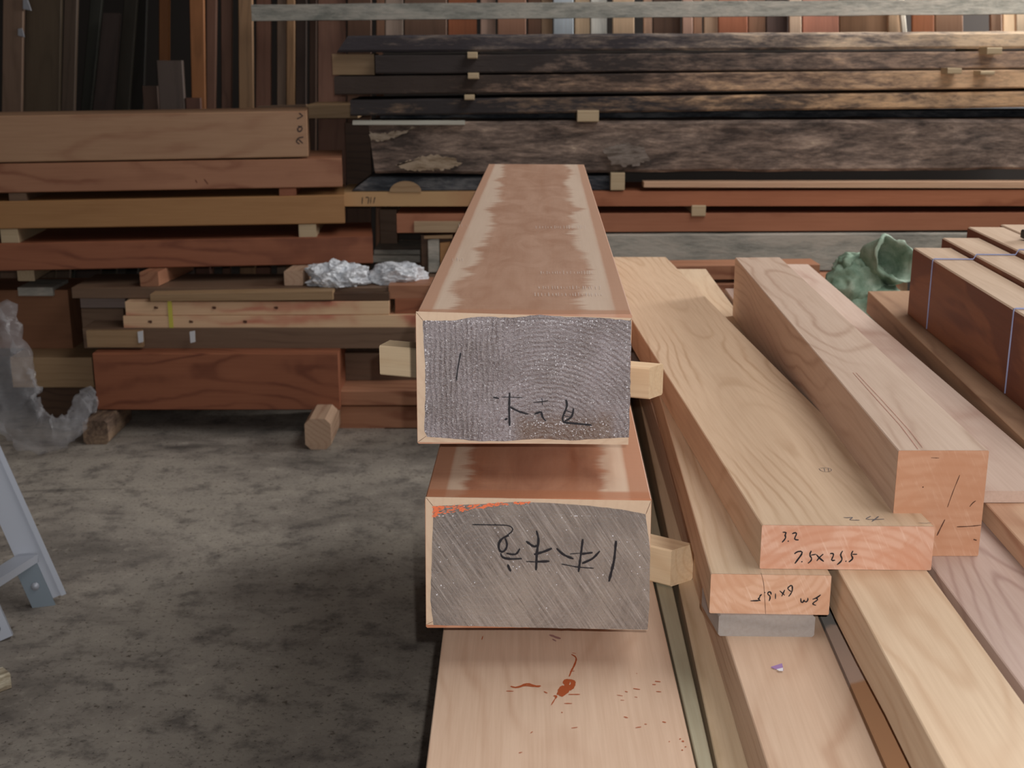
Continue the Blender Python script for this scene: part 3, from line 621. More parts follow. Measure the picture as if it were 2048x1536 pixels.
pk = top_timber('plank', .755, (2325, 1750), (2900, 1750), (1650, 577), (1450, 577), .178, M_PK,
    'pinkish broad plank with swirling grain at the right edge, under the square-ended beam', 'plank', seg=14)
pk2 = top_timber('plank', .755, (2910, 1750), (3300, 1750), (2250, 700), (1860, 700), .178, M_PK,
    'plank hidden beneath the string-tied bundle at the right', 'plank')
ch = top_timber('beam', .585, (1797, 901), (1978, 901), (1560, 514.5), (1470.5, 515), .1696, M_CH,
    'thick square-ended beam with a plain orange end, right of the plank marked 24', 'beam', seg=12)
ECH, NCH = end_info(ch); endskin(ch, M_ECH)['label'] = 'orange-brown end face with scratches'
xf = lambda p: (1780+p[0]*.2344, 820+p[1]*.2344)
strokes('scratch', [(1.4, [(595, 555), (540, 690), (490, 830)]), (2.4, [(468, 935), (430, 1010), (400, 1072)]), (1.8, [(570, 997), (690, 993), (778, 982)]), (2, [(680, 825), (705, 790), (732, 775)]), (3, [(712, 1104), (740, 1112)]), (3, [(276, 655), (286, 660)]), (1.2, [(350, 408), (420, 410)])],
    2, ECH, NCH, CRACK, ch, off=.001, xf=xf)
strokes('scratch', [(1.4, [(1706, 745), (1746, 790), (1800, 850), (1836, 898)]), (1.2, [(1712, 745), (1760, 796), (1818, 860), (1845, 895)])], 1.4, *topinfo(.585), plain('red_scratch', (176, 122, 104), .6), ch)
top_timber('board', .719, (2330, 1400), (2480, 1400), (1585, 530), (1538, 530), .035, M_OR, 'orange-brown board low at the right edge, pale top and brown left side', 'board', seg=10)
top_timber('board', .698, (1925, 982), (2147, 982), (1617, 528.5), (1512, 528), .020, M_P, 'thin pale pinkish board lying along the right side of the square-ended beam', 'board', seg=10)
q = top_timber('timber', .69, (2096, 925), (2560, 925), (1960, 580), (1736, 582.5), .064, M_Q, 'brown timber lying under the string-tied bundle', 'timber', seg=10)

# the tied bundle: boards on edge, laid side by side
A0 = atz(1816, 628.7, .69); A1 = atz(2017.6, 795.5, .69)
dr = (A1-A0); dr.z = 0; dr.normalize(); side = Vector((-dr.y, dr.x, 0)); side = side if side.x > 0 else -side
bw = .098; hts = [.178, .190, .203, .205]
bund = []
lens = [0, .10, .22, .26]
names = ['leftmost brown-sided board of the string-tied bundle', 'second board from the left in the string-tied bundle', 'third board from the left in the string-tied bundle', 'board at the picture edge in the string-tied bundle']
for k in range(4):
    s0 = A0 - dr*lens[k] + side*(bw+.003)*k; s1 = A0 + dr*1.15 + side*(bw+.003)*k; u = Vector((0, 0, hts[k])); sv = side*bw
    o = timber8('bundled_board', [s1, s1+sv, s1+sv+u, s1+u, s0, s0+sv, s0+sv+u, s0+u], M_R, ch=.003, seg=8)
    tag(o, names[k], 'board', 'boards tied into a bundle at the right edge'); bund.append(o)
    M = o.matrix_world; p0, p1 = s1-side*.0012, s0-side*.0012
    so = timber8('sawn_side', [p0+Vector((0, 0, .001)), p0+side*.0008+Vector((0, 0, .001)), p0+side*.0008+u*.985, p0+u*.985, p1+Vector((0, 0, .001)), p1+side*.0008+Vector((0, 0, .001)), p1+side*.0008+u*.985, p1+u*.985], M_RS, ch=.0002, seg=4)
    childify(so, o)['label'] = 'dark red-brown side'
# strings: loops round the bundle
def string_loop(s, lab):
    base = A0 + dr*s; pts = []; e = .002
    pts.append(base - side*e - dr*.004*0 + Vector((0, 0, .004)))
    pts.append(base - side*e + Vector((0, 0, hts[0]*.5))); pts.append(base - side*e + Vector((0, 0, hts[0]+e)))
    for k in range(4):
        for f_ in (.02, .98):
            pts.append(base + side*((bw+.003)*k + bw*f_) + Vector((0, 0, hts[k]+e+.0005)))
    pts.append(base + side*(4*(bw+.003)) + Vector((0, 0, hts[3]))); pts.append(base + side*(4*(bw+.003)) + Vector((0, 0, .004)))
    o = tube('string', pts, .0019, STRING, n=6); return tag(o, lab, 'string', 'strings round the bundle')
def along(px, py):
    p = onplane(px, py, A0, side); return (p-A0).dot(dr)
s1 = along(1860, 600); s2 = along(2020, 710)
string_loop(s1, 'blue-grey string round the far end of the bundled boards')
string_loop(s2, 'blue-grey string round the bundled boards close to the right edge')
p = A0 + dr*.02 + side*(.098*3.1) + Vector((0, 0, .205))
cl = empty('clamp', p); tag(cl, 'small black and white clamp on the bundle at the right edge', 'clamp')
def cbox(name, c, sx, sy, sz, m, parent):
    o = world_box(name, c[0], c[1], c[2], sx, sy, sz, m, ch=.003, seg=1); return childify(o, parent)
cbox('jaw', p+Vector((.0, 0, .002)), .07, .03, .022, BLACK, cl); cbox('handle', p+Vector((.01, .03, .024)), .05, .03, .02, WHITE, cl)

# lower layers and bearers carrying the piles (mostly out of sight)
M_UND = M_TAN
for x0, x1, z_, h_, lab in ((-.10, .28, 1.16, .111, 'hidden plank beneath the very wide plank'), (.29, .70, 1.16, .111, 'hidden plank beneath the straw-coloured plank'), (.72, 1.46, 1.16, .111, 'hidden plank beneath the pink plank'), (.72, 1.46, 1.049, .116, 'second hidden plank beneath the pink plank')):
    o = world_box('under_plank', (x0+x1)/2, 2.55, H-z_, x1-x0, 2.5, h_-.0005, M_UND, seg=4); tag(o, lab, 'plank')
for y, lab in ((1.75, 'hidden bearer near the front of the piles'), (3.6, 'hidden bearer near the back of the piles')):
    o = world_box('bearer', .68, y, 0, 1.5, .14, H-1.16-.0005, M_BRN, along='x', seg=3); tag(o, lab, 'bearer')
# far support of the cream plank layer
for (x, y, z0, h_, lab) in ((.72, 3.0, H-.868, .042, 'thin hidden spacer beneath the far cream plank'),):
    o = world_box('spacer_board', x, y, z0, .12, .08, h_, M_GRSP); tag(o, lab, 'board')

# ------------------------------------------------------------------ rear right pile of slabs
def rear(name, xl, xr, tl, tr, bl, br, m, label, cat, group=None, YL=5.62, YR=5.66, depth=.4, **kw):
    return cross_timber(name, xl, xr, tl, tr, bl, br, YL, YR, depth, m, label, cat, group, **kw)
def ext(v0, v1, x0, x1, X): return v1 + (v1-v0)/(x1-x0)*(X-x1)
RG = 'weathered slabs stacked across the back'
XE = 2250
rear('slab', 672, XE, 71, 61, 105, 96, SL[0], 'topmost dark weathered slab of the rear pile, rounded left end', 'slab', RG, slt=.05, jit=.012, seg=40, sub=3, ch=.012)
rear('slab', 750, XE, 110, 101, 148, 135, SL[1], 'second dark slab from the top of the rear pile', 'slab', RG, jit=.008, seg=40, sub=3, ch=.006)
rear('slab', 668, XE, 153, 137, 190, 174, SL[2], 'third slab from the top, dark at the left and bare tan at the right', 'slab', RG, jit=.008, seg=40, sub=3, ch=.006)
rear('slab', 700, XE, 200, 180, 232, 212, SL[3], 'fourth slab from the top, lying just above the wide dark gap', 'slab', RG, jit=.01, seg=40, sub=3, ch=.008)
rear('slab', 736, XE, 244, 238, 348, 339, SL[4], 'tall heavy barky slab in the middle of the rear pile, blotched brown and grey', 'slab', RG, slb=.025, depth=.6, jit=.014, seg=44, sub=5, ch=.012)
rear('board_offcut', 664, 748, 108, 108, 150, 150, M_TAN, 'short tan block left of the second rear slab', 'board', YL=5.70, YR=5.70, depth=.2)
rear('dark_plank', 760, XE, 224, 220, 237, 233, M_SLD, 'dark grey thin plank in the gap above the heavy barky slab', 'plank', YL=5.85, YR=5.88, depth=.3, seg=6)
rear('pale_lath', 705, 930, 242, 242, 250, 250, wood('pale_lath_wood', (196, 190, 176), (166, 160, 146), contrast=.3), 'thin pale lath resting on the left end of the heavy barky slab', 'lath', YL=5.56, YR=5.58, depth=.06)
rear('panel', 690, 740, 245, 245, 372, 372, M_BRND, 'dark brown panel standing left of the heavy barky slab', 'panel', YL=5.95, YR=5.95, depth=.04)
rear('slab', 700, 1240, 354, 352, 384, 383, M_SLD, 'bluish dark slab with a tapered left end below the heavy barky slab', 'slab', slt=.09, YL=5.64, YR=5.66, depth=.4, jit=.012, seg=20, sub=3, ch=.01)
# half-round knot showing on it
P_ = aty(811, 384, 5.60); pts = [(811+ 32*math.cos(a_), 384-22*math.sin(a_)) for a_ in [math.pi*i/12 for i in range(13)]]
kn = bpy.data.objects['slab.005'] if 'slab.005' in bpy.data.objects else None
face_poly('bare_patch', pts, P_, Vector((0, -1, 0)), M_TAN, kn, th=.004)['label'] = 'tan half-round bare patch'
for pts_, P_n, c_ in (([(738, 262), (760, 268), (800, 262), (835, 252), (800, 270), (770, 280), (742, 281)], 'upper', (150, 134, 116)), ([(790, 330), (830, 318), (862, 308), (900, 316), (925, 326), (895, 338), (850, 341), (810, 339)], 'lower', (152, 132, 110)), ([(1205, 300), (1245, 285), (1285, 292), (1300, 318), (1270, 332), (1225, 330)], 'mid', (122, 110, 101))):
    o = face_poly('bare_patch', densify(pts_, 4, 3.0, len(P_n)), aty(pts_[0][0], pts_[0][1], 5.603), Vector((0, -1, 0)), rough_wood('bare_patch_wood', tuple(v-50 for v in c_), c_, tuple(min(255, v+25) for v in c_), .42, sc=2), bpy.data.objects['slab.004'], th=.003)
    o['label'] = 'paler bare patch'
rear('lath', 1288, XE, 364, 363, 375, 377, wood('peach_lath_wood', (226, 176, 140), (200, 140, 104), contrast=.3), 'thin peach-coloured lath on top of the long orange board', 'lath', YL=5.60, YR=5.63, depth=.08, seg=8)
def s6c(t, o, col):
    x, y, z = t.sep(o); return t.mix(t.ramp(t.math('MULTIPLY', t.math('ADD', y, t.math('MULTIPLY', t.noise(o, 6), .3)), .3), [(.19, 1), (.30, 0)]), col, S((196, 158, 114)))
M_S6 = wood('orange_long_board', (196, 116, 78), (152, 80, 50), rings=10, cz=-.2, contrast=.55, wob=.05, custom=s6c)
M_S7 = wood('orange_long_board_b', (186, 114, 80), (142, 74, 50), rings=10, cz=-.12, contrast=.65, wob=.06)
s6 = rear('long_board', 680, XE, 385, 379, 413, 412, M_S6, 'long orange board with a tan left end marked 1711', 'board', 'long orange boards under the slabs', YL=5.60, YR=5.64, seg=20)
strokes('writing', [[(725, 394), (724, 408)], [(731, 395), (738, 394), (736, 408)], [(742, 394), (741, 407)], [(750, 394), (747, 407)]], 1.5, aty(740, 400, 5.601), Vector((-.01, -1, 0)), INK, s6, off=.002)
rear('long_board', 793, XE, 428, 425, 466, 459, M_S7, 'long orange-brown board, lowest of the two beneath the slabs', 'board', 'long orange boards under the slabs', YL=5.60, YR=5.64, seg=20)
rear('half_board', 828, 925, 443, 443, 465, 465, wood('pale_strip_wood', (190, 156, 120), (160, 124, 90), contrast=.3), 'short pale strip fixed along the left end of the lowest long board', 'board', YL=5.58, YR=5.58, depth=.015)
rear('support_beam', 1195, XE, 471, 466, 540, 541, M_GREY, 'big grey weathered beam carrying the rear pile, behind the pale planks', 'beam', YL=5.56, YR=5.60, depth=.35, jit=.004, seg=24, sub=3)
rear('gap_shade_sheet', 765, 2150, 88, 82, 480, 478, WALL, 'dark sheet added behind the slabs to shade their gaps', 'board', YL=6.38, YR=6.38, depth=.02, seg=3)  # added dark sheet standing for the shade between the slabs
STK = 'small stickers between the rear slabs'
for i, (x0, x1, y0, y1, lab) in enumerate([(935, 954, 104, 117, 'yellowish sticker under the topmost rear slab'), (936, 957, 146, 158, 'yellowish sticker under the second rear slab'), (929, 948, 190, 200, 'yellowish sticker under the third rear slab'),
        (1155, 1198, 221, 244, 'pink-tan sticker on top of the heavy barky slab'), (1222, 1250, 346, 381, 'tan sticker beneath the heavy barky slab'), (1384, 1412, 411, 433, 'pale grey sticker between the two long orange boards'),
        (1975, 2005, 95, 109, 'pale chipped sticker under the topmost slab at the right'), (1896, 1924, 136, 148, 'pale sticker under the second slab at the right'), (1962, 1990, 142, 150, 'small pale chip on the third slab at the right')]):
    rear('sticker', x0, x1, y0, y0, y1, y1, M_STK2, lab, 'sticker', STK, YL=5.56 if i < 3 or i > 5 else 5.6, YR=5.56 if i < 3 or i > 5 else 5.6, depth=.40, seg=1, ch=.004)
for x, lab in ((1.0, 'left hidden block carrying the grey weathered beam'), (2.3, 'right hidden block carrying the grey weathered beam')):
    zt = aty(1600, 540, 5.58).z
    o = world_box('bearer', x, 5.75, 0, .2, .3, zt, M_BRN); tag(o, lab, 'bearer')
# bits seen between plank 24 and the square-ended beam
rear('red_board', 1300, 1640, 533, 529, 561, 557, M_RED2, 'upper red board lying across between the pale plank ends', 'board', YL=5.1, YR=5.12, depth=.15)
rear('red_board', 1300, 1800, 571, 563, 600, 594, M_RED2, 'lower red board lying across beneath the dark slot', 'board', YL=5.08, YR=5.1, depth=.25)
zt = aty(1400, 600, 5.09).z
o = world_box('bearer', .95, 5.2, 0, .9, .2, zt, M_BRN, along='x'); tag(o, 'hidden bearer beneath the two red boards', 'bearer')
zt2 = aty(1400, 561, 5.11).z; zb2 = aty(1400, 571, 5.09).z
o = world_box('sticker', .8, 5.17, zb2-.0, .05, .1, zt2-zb2, M_STK2); tag(o, 'hidden sticker between the two red boards', 'sticker')

# ------------------------------------------------------------------ left rear pile
LG = 'heavy cedar timbers stacked at the left'
def lerpY(x, YL=5.30, YR=5.49): return YL + (YR-YL)*x/745
def left(name, xl, xr, t0, tr, b0_, br, m, label, cat='timber', group=LG, **kw):
    tl = t0 + (tr-t0)/(xr-0)*(xl); bl = b0_ + (br-b0_)/xr*xl
    return cross_timber(name, xl, xr, tl, tr, bl, br, lerpY(xl), lerpY(xr), kw.pop('depth', .45), m, label, cat, group, **kw)
L1 = left('timber', -260, 612, 232, 222, 325, 314, M_PEACH, 'peach-coloured timber on top of the left pile, black digits at its right end', depth=.35, seg=14, ch=.004)
L2 = left('timber', -260, 683, 327.5, 316.5, 386, 374, M_RED2, 'light red timber directly under the topmost peach timber', seg=14, ch=.004)
L3 = left('timber', -260, 688, 403, 390, 458, 447, M_OCH, 'ochre timber in the middle of the left pile', seg=14, ch=.004)
L4 = left('timber', -260, 745, 487, 472, 542, 527, M_RED, 'dark red timber with swirling grain, lowest of the left pile', seg=14, ch=.004)
PN = (Vector((0, -1, 0)) + Vector((.08, 0, 0))).normalized()
strokes('writing', [[(598, 226), (606, 232), (594, 238)], [(596, 252), (605, 255), (603, 262), (596, 264), (595, 256), (604, 252)], [(607, 274), (596, 276), (592, 284), (599, 288)], [(596, 278), (606, 287)]], 2.4,
    aty(600, 260, lerpY(600)), PN, plain('faded_ink', (62, 44, 40), .6), L1, off=.002)['label'] = 'black digits turned sideways'
strokes('stamp', [[(348, 357), (350, 369)], [(374, 356), (379, 368)], [(386, 366), (390, 358), (394, 366)], [(408, 358), (416, 368)]], 2.0, aty(380, 362, lerpY(380)), PN, STAMP, L2, off=.002)
for x0, x1, y0, y1, lab, m in [(17, 52, 385, 404, 'brown sticker at the left between light red and ochre timbers', M_BRN), (558, 592, 376, 393, 'red-brown sticker at the right between light red and ochre timbers', M_RED),
        (0, 35, 457, 487, 'pale sticker at the left under the ochre timber', M_STK2), (597, 632, 448, 476, 'pale sticker at the right under the ochre timber', M_STK2)]:
    Yc = lerpY((x0+x1)/2) + .004
    cross_timber('sticker', x0, x1, y0, y0, y1, y1, Yc, Yc+.005, .4, m, lab, 'sticker', 'stickers in the left pile', seg=1, ch=.004)
# stick ends under the lowest timber, pointing to the viewer
T0 = aty(400, 592, 5.2)
ztab = H-1.0
for x0, x1, yb, lab, m, sk in [(36, 70, 562, 'pale stick end left under the dark red timber', M_STK2, -.03), (281, 318, 573, 'red stick end in the middle under the dark red timber', M_RED2, .05), (569, 606, 571, 'pinkish stick end right under the dark red timber', M_BLK2, .03)]:
    a, b = atz(x0, yb, 1.0), atz(x1, yb, 1.0); top = aty(300, 536, 5.38).z
    hh = Vector((0, 0, top-a.z-.001)); bk = Vector((sk, .40, 0)); b = Vector((b.x, a.y, b.z))
    o = timber8('stick', [a, b, b+hh, a+hh, a+bk, b+bk, b+hh+bk, a+hh+bk], m, seg=1, ch=.003); tag(o, lab, 'stick', 'short sticks under the left pile')

# low pile in front: boards, bundle, wide board, red stub
L6 = cross_timber('timber', 185, 675, 707, 707, 820, 820, 5.09, 5.09, .28, M_RED, 'short thick red timber standing on two blocks at the lower left', 'timber', seg=8, ch=.004)
zL6 = max((L6.matrix_world @ v.co).z for v in L6.data.vertices)
Zt = H - zL6
def on(px, py, Z): return atz(px, py, Z).y
Yw = on(480, 697, Zt)
W = cross_timber('board', 165, 830, 657, 655, 697, 697, Yw, Yw+.01, .30, M_BRN, 'wide brown-grey board lying on the short thick red timber', 'board', seg=6)
cross_timber('board', 172, 283, 662, 662, 695, 695, Yw-.035, Yw-.035, .03, M_TAN, 'short tan board end in front of the wide brown-grey board', 'board')
for x, lab in ((280, 'left'), (384, 'right')):
    pp = [aty(x-5, 664, Yw-.046), aty(x+5, 662, Yw-.046), aty(x+6, 684, Yw-.046), aty(x-3, 686, Yw-.046)]
    o = link('plastic_tie', pp+[q_+Vector((0, .008, 0)) for q_ in pp], [(0, 1, 2, 3), (7, 6, 5, 4), (0, 1, 5, 4), (1, 2, 6, 5), (2, 3, 7, 6), (3, 0, 4, 7)], WHITE)
    tag(o, 'shiny white plastic tie on the wide board, %s one' % lab, 'tie', 'plastic ties')
zW = max((W.matrix_world @ v.co).z for v in W.data.vertices)
Ybn = on(500, 655, H-zW) + .01
BG = 'pink-streaked boards tied with a yellow strap'
bA = cross_timber('board', 250, 778, 604, 603, 631, 629, Ybn, Ybn, .22, M_PKB, 'upper pink-streaked board held by the yellow strap', 'board', BG, seg=6)
bB = cross_timber('board', 246, 835, 632, 630, 656, 655, Ybn-.005, Ybn-.005, .22, M_PKB, 'lower pink-streaked board held by the yellow strap', 'board', BG, seg=6)
for bb, yy, xs in ((bA, 615, (312, 428, 552)), (bB, 643, (382, 490, 300))):
    strokes('knot', [(5, [(x-4, yy), (x+4, yy+1)]) for x in xs], 5, aty(400, yy, Ybn-.007), Vector((0, -1, 0)), CRACK, bb, off=.001)
ytop, ybot = aty(341, 602, Ybn-.008).z, aty(341, 657, Ybn-.008).z
xx = aty(341, 630, Ybn-.008).x
st_ = link('strap', *section_loft([[Vector((xx-.009, Ybn-.009, z_)), Vector((xx+.009, Ybn-.009, z_)), Vector((xx+.009, Ybn-.0065, z_)), Vector((xx-.009, Ybn-.0065, z_))] for z_ in (ybot, (ytop+ybot)/2, ytop)]), plain('yellow_strap', (206, 196, 84), .4))
tag(st_, 'yellow plastic strap round the pink-streaked boards', 'strap')
zA_ = max((bA.matrix_world @ v.co).z for v in bA.data.vertices)
tb = world_box('top_board', (atz(140, 590, 1.0).x+atz(840, 590, 1.0).x)/2, 5.43, zA_+.001, 1.55, .34, max(.012, H-1.0-zA_-.002), M_BRN, along='x', seg=4)
tag(tb, 'brown board surface under the stick ends, with plastic bags on it', 'board')
cross_timber('board', 300, 665, 589, 582, 603, 600, Ybn-.02, Ybn-.02, .10, M_TAN, 'thin tan board on top of the pink-streaked boards', 'board', BG)
cross_timber('board', 560, 778, 587, 586, 602, 602, Ybn+.01, Ybn+.01, .04, M_BRND, 'dark strip of board right of the thin tan one', 'board')
cross_timber('board', 158, 248, 575, 575, 616, 616, 5.33, 5.33, .03, wood('dusty_board', (150, 128, 120), (126, 104, 96), contrast=.3), 'dusty grey-pink board end left of the pink-streaked boards', 'board')
cross_timber('board', 162, 246, 617, 617, 661, 661, 5.34, 5.34, .03, M_BRN, 'brown board end below the dusty one', 'board')
cross_timber('timber', 777, 900, 571, 570, 598, 598, 5.24, 5.24, .2, M_RED2, 'red stepped timber end beside the massive beam, upper step', 'timber')
cross_timber('timber', 790, 900, 599, 598, 628, 628, 5.22, 5.22, .2, M_RED, 'red stepped timber end beside the massive beam, lower step', 'timber')
L7 = cross_timber('timber', 20, 183, 715, 715, 775, 775, 5.30, 5.30, .3, M_TAN, 'tan timber left of the short red timber, behind the plastic sheet', 'timber')
zL7 = max((L7.matrix_world @ v.co).z for v in L7.data.vertices); Y5 = on(60, 697, H-zL7)
cross_timber('timber', -200, 135, 581, 580, 697, 697, Y5, Y5, .3, wood('mid_brown_timber', (152, 98, 66), (116, 70, 46), rings=14, cz=-.2, contrast=.5), 'thick mid-brown timber at the left edge above the tan timber', 'timber')
cross_timber('board', 35, 105, 575, 575, 592, 592, Y5-.02, Y5-.02, .2, M_GREY, 'small grey offcut lying at the top of the mid-brown timber', 'board')
cross_timber('board', 680, 860, 706, 706, 772, 772, 5.32, 5.32, .05, M_BRN, 'brown board end right of the short red timber', 'board')
Lr = cross_timber('timber', 672, 900, 781, 780, 812, 812, 5.15, 5.15, .25, M_RED2, 'upper red timber running under the massive beam from the left', 'timber', 'two red timbers beside the block', ch=.006)
cross_timber('timber', 665, 900, 813, 813, 860, 858, 5.17, 5.17, .25, M_RED2, 'lower red timber running under the massive beam from the left', 'timber', 'two red timbers beside the block')
# blocks on the floor
def block(xl, xr, yt, yb, back, m, label, roundf=.006):
    a, b = atz(xl, yb, 1.6), atz(xr, yb, 1.6); b = Vector((b.x, a.y, 0)); a.z = 0
    top = aty(xl, yt, a.y).z; u = Vector((0, 0, top)); bk = Vector((back, .33, 0))
    o = timber8('block', [a, b, b+u, a+u, a+bk, b+bk, b+bk+u, a+bk+u], m, ch=roundf, seg=3, sub=2); return tag(o, label, 'block', 'wooden blocks on the floor')
block(168, 218, 842, 889, 0, M_BLK, 'dark-ended wooden block under the left end of the short red timber', .012)
block(611, 663, 838, 899, 0, M_BLK2, 'rounded pinkish wooden block under the right end of the short red timber', .022)
for x, y, w_, d_, ztop, lab in ((-1.95, 5.42, .3, .2, aty(60, 775, 5.3).z, 'hidden block under the tan timber'), (-.45, 5.26, .2, .2, aty(760, 859, 5.14).z, 'hidden block under the two red timbers'),
        (-.62, 5.66, .3, .25, zA_, 'hidden support under the back of the brown board surface'), (-1.75, 5.66, .25, .25, zA_, 'hidden support under the back left of the pile')):
    o = world_box('bearer', x, y, 0, w_, d_, ztop-.001, M_BRND); tag(o, lab, 'bearer')

# ------------------------------------------------------------------ middle gap: post, boards, crate
def upright(name, xl, xr, yt, Y, m, label, lean=0.0, th=.03, ybot=None, cat='board', group=None, xlt=None, xrt=None, z0=0):
    """board standing on the floor; xl, xr at pixel row 235, top at pixel row yt (or far above the frame)"""
    A, B = aty(xl, 235, Y), aty(xr, 235, Y); zt = aty(xl, yt, Y).z if yt is not None else 2.75+R.random()*.25
    dxl = ((aty(xlt, 0, Y).x if xlt is not None else A.x)-A.x)/(aty(0, 0, Y).z-A.z); dxr = ((aty(xrt, 0, Y).x if xrt is not None else B.x)-B.x)/(aty(0, 0, Y).z-A.z)
    def P(x, dx, z, back): return Vector((x+dx*(z-A.z), Y + .03*(z-A.z) + back, z))
    c = [P(A.x, dxl, z0, 0), P(B.x, dxr, z0, 0), P(B.x, dxr, z0, th), P(A.x, dxl, z0, th), P(A.x, dxl, zt, 0), P(B.x, dxr, zt, 0), P(B.x, dxr, zt, th), P(A.x, dxl, zt, th)]
    o = timber8(name, c, m, ch=.003, seg=6); return tag(o, label, cat, group)
rear('post', 759, 793, 419, 419, 540, 540, M_BRN, 'brown upright post end behind the left end of the long orange boards', 'post', YL=6.0, YR=6.0, depth=.1)
for i, (y0, y1, l_) in enumerate(((500, 509, 'upper grey board of the small flat stack behind the plastic bags'), (511, 525, 'lower grey board of the small flat stack behind the plastic bags'))):
    rear('board', 748-i*5, 840, y0, y0, y1, y1, M_GREY, l_, 'board', 'small flat stack', YL=5.8-.03*i, YR=5.8-.03*i, depth=.3)
cr = rear('crate', 842, 905, 470, 470, 562, 562, M_BRND, 'dark crate of board ends beside the massive beam, pale inside', 'crate', YL=5.62, YR=5.62, depth=.3)
o = rear('board_end', 856, 878, 480, 476, 545, 545, M_GREY, None, None, YL=5.60, YR=5.60, depth=.02); childify(o, cr)
o = rear('board_end', 880, 900, 486, 484, 530, 530, M_OCH, None, None, YL=5.60, YR=5.60, depth=.02); childify(o, cr)
o = rear('lid', 848, 905, 472, 470, 478, 477, M_TAN, None, None, YL=5.59, YR=5.59, depth=.03); childify(o, cr)

# ------------------------------------------------------------------ upright boards along the back wall
UG = 'upright boards leaning on the back wall'
def vm(c, k=.78): return wood('upright_%d_%d_%d' % c, c, tuple(int(v*k) for v in c), rings=30, cz=-.1, cx=R.random()*.1, contrast=.5)
ups = [ # xl xr ytop Y colour label xlt xrt
 (3, 43, None, 6.5, (136, 104, 84), 'brown upright board nearest the left picture edge', 3, 44),
 (47, 118, None, 6.55, (104, 84, 64), 'wide dull brown upright panel near the left edge', 49, 120),
 (122, 148, None, 6.5, (94, 74, 60), 'narrow dim upright board right of the wide dull panel', 126, 152),
 (160, 180, None, 6.7, (62, 60, 52), 'very dark green-grey leaning board', 178, 202),
 (184, 224, 26, 6.6, (74, 58, 52), 'dim leaning board with its sawn top below the picture edge', 206, 240),
 (228, 256, None, 6.75, (62, 54, 44), 'dark leaning board behind the dim one', 246, 272),
 (262, 286, None, 6.9, (50, 44, 38), 'almost black upright board in the corner of the shadows', 268, 292),
 (288, 319, 172, 6.4, (92, 66, 54), 'short dark red-brown board ending behind the peach timber', None, None),
 (318, 337, None, 6.6, (136, 78, 36), 'thin orange-brown pole left of the short grey board', 316, 336),
 (320, 371, 121, 6.35, (102, 84, 76), 'short grey-brown board in front of the thin orange pole', None, None),
 (373, 403, 196, 6.35, (112, 72, 58), 'low red-brown stub just above the peach timber', None, None),
 (384, 411, None, 6.5, (178, 108, 60), 'bright orange pole, tallest at the middle left', 377, 406),
 (413, 430, None, 6.55, (140, 96, 76), 'reddish narrow pole right of the bright orange pole', 411, 431),
 (443, 462, None, 6.6, (128, 88, 70), 'second reddish narrow pole, with dark gaps at both sides', 440, 462),
 (478, 507, None, 6.5, (168, 124, 86), 'stout tan pole left of the grey rail end', 475, 503),
 (511, 541, None, 6.6, (142, 94, 74), 'brown-pink board behind the left end of the grey rail', 511, 540),
 (554, 572, None, 6.6, (150, 120, 98), 'greyish narrow board behind the rail', 553, 571),
 (573, 589, None, 6.54, (172, 124, 82), 'tan narrow board behind the rail', 572, 588),
 (591, 612, None, 6.75, (92, 70, 60), 'dark recessed board behind the rail', 591, 612),
 (619, 632, None, 6.7, (110, 76, 58), 'thin dark brown board behind the rail', 618, 632),
 (636, 691, None, 6.6, (164, 112, 90), 'pinkish broad board with a knot, left of the slab ends', 635, 690)]
for (xl, xr, yt, Y, c_, lab, xlt, xrt) in ups:
    o = upright('upright_board', xl, xr, yt, Y, vm(c_), lab, group=UG, xlt=xlt, xrt=xrt)
top = [ (694, 742, (110, 74, 54), 'dark brown'), (752, 768, (170, 118, 88), 'thin tan'), (770, 805, (212, 180, 160), 'pinkish white'), (808, 893, (122, 86, 66), 'broad brown'), (896, 953, (190, 104, 62), 'orange'), (961, 991, (226, 180, 156), 'pale pink'),
 (995, 1052, (172, 116, 88), 'rosy brown'), (1056, 1082, (134, 92, 70), 'dim brown'), (1083, 1105, (214, 168, 128), 'tan'), (1107, 1147, (196, 204, 214), 'bluish white'), (1150, 1180, (232, 190, 148), 'light tan'), (1182, 1214, (236, 232, 224), 'nearly white'),
 (1226, 1269, (226, 182, 142), 'cream tan'), (1288, 1305, (218, 168, 138), 'narrow peach'), (1307, 1362, (124, 88, 68), 'streaky brown'), (1366, 1386, (214, 160, 136), 'narrow pink'), (1388, 1405, (212, 158, 124), 'narrow tan'), (1409, 1436, (226, 180, 144), 'pale tan'),
 (1438, 1496, (198, 112, 76), 'broad orange'), (1498, 1532, (172, 124, 94), 'soft brown'), (1534, 1577, (110, 84, 76), 'dark grey-brown'), (1580, 1604, (230, 190, 158), 'pale peach'), (1607, 1679, (206, 130, 104), 'broad rosy'),
 (1681, 1777, (164, 118, 84), 'widest brown'), (1779, 1812, (230, 188, 148), 'cream'), (1814, 1824, (246, 232, 212), 'slim tilted white'), (1827, 1870, (196, 118, 78), 'orange-brown'), (1873, 1928, (152, 108, 80), 'mid brown'), (1984, 2006, (180, 136, 108), 'dusty tan'),
 (2009, 2032, (246, 216, 178), 'bright cream'), (2035, 2062, (240, 206, 170), 'bright cream edge')]
for i, (xl, xr, c_, d_) in enumerate(top):
    nxt = top[i+1][3] if i+1 < len(top) else None
    lab = '%s upright board showing above the topmost slab%s' % (d_, ', left of the %s one' % nxt if nxt else ', at the right picture edge')
    sh = 14 if d_.startswith('slim') else 0
    upright('upright_board', xl+sh*.5, xr+sh*.5, None, 6.48 if sh else 6.52+(i%3)*.045, vm(c_, .84), lab, group=UG, xlt=xl-sh, xrt=xr-sh)
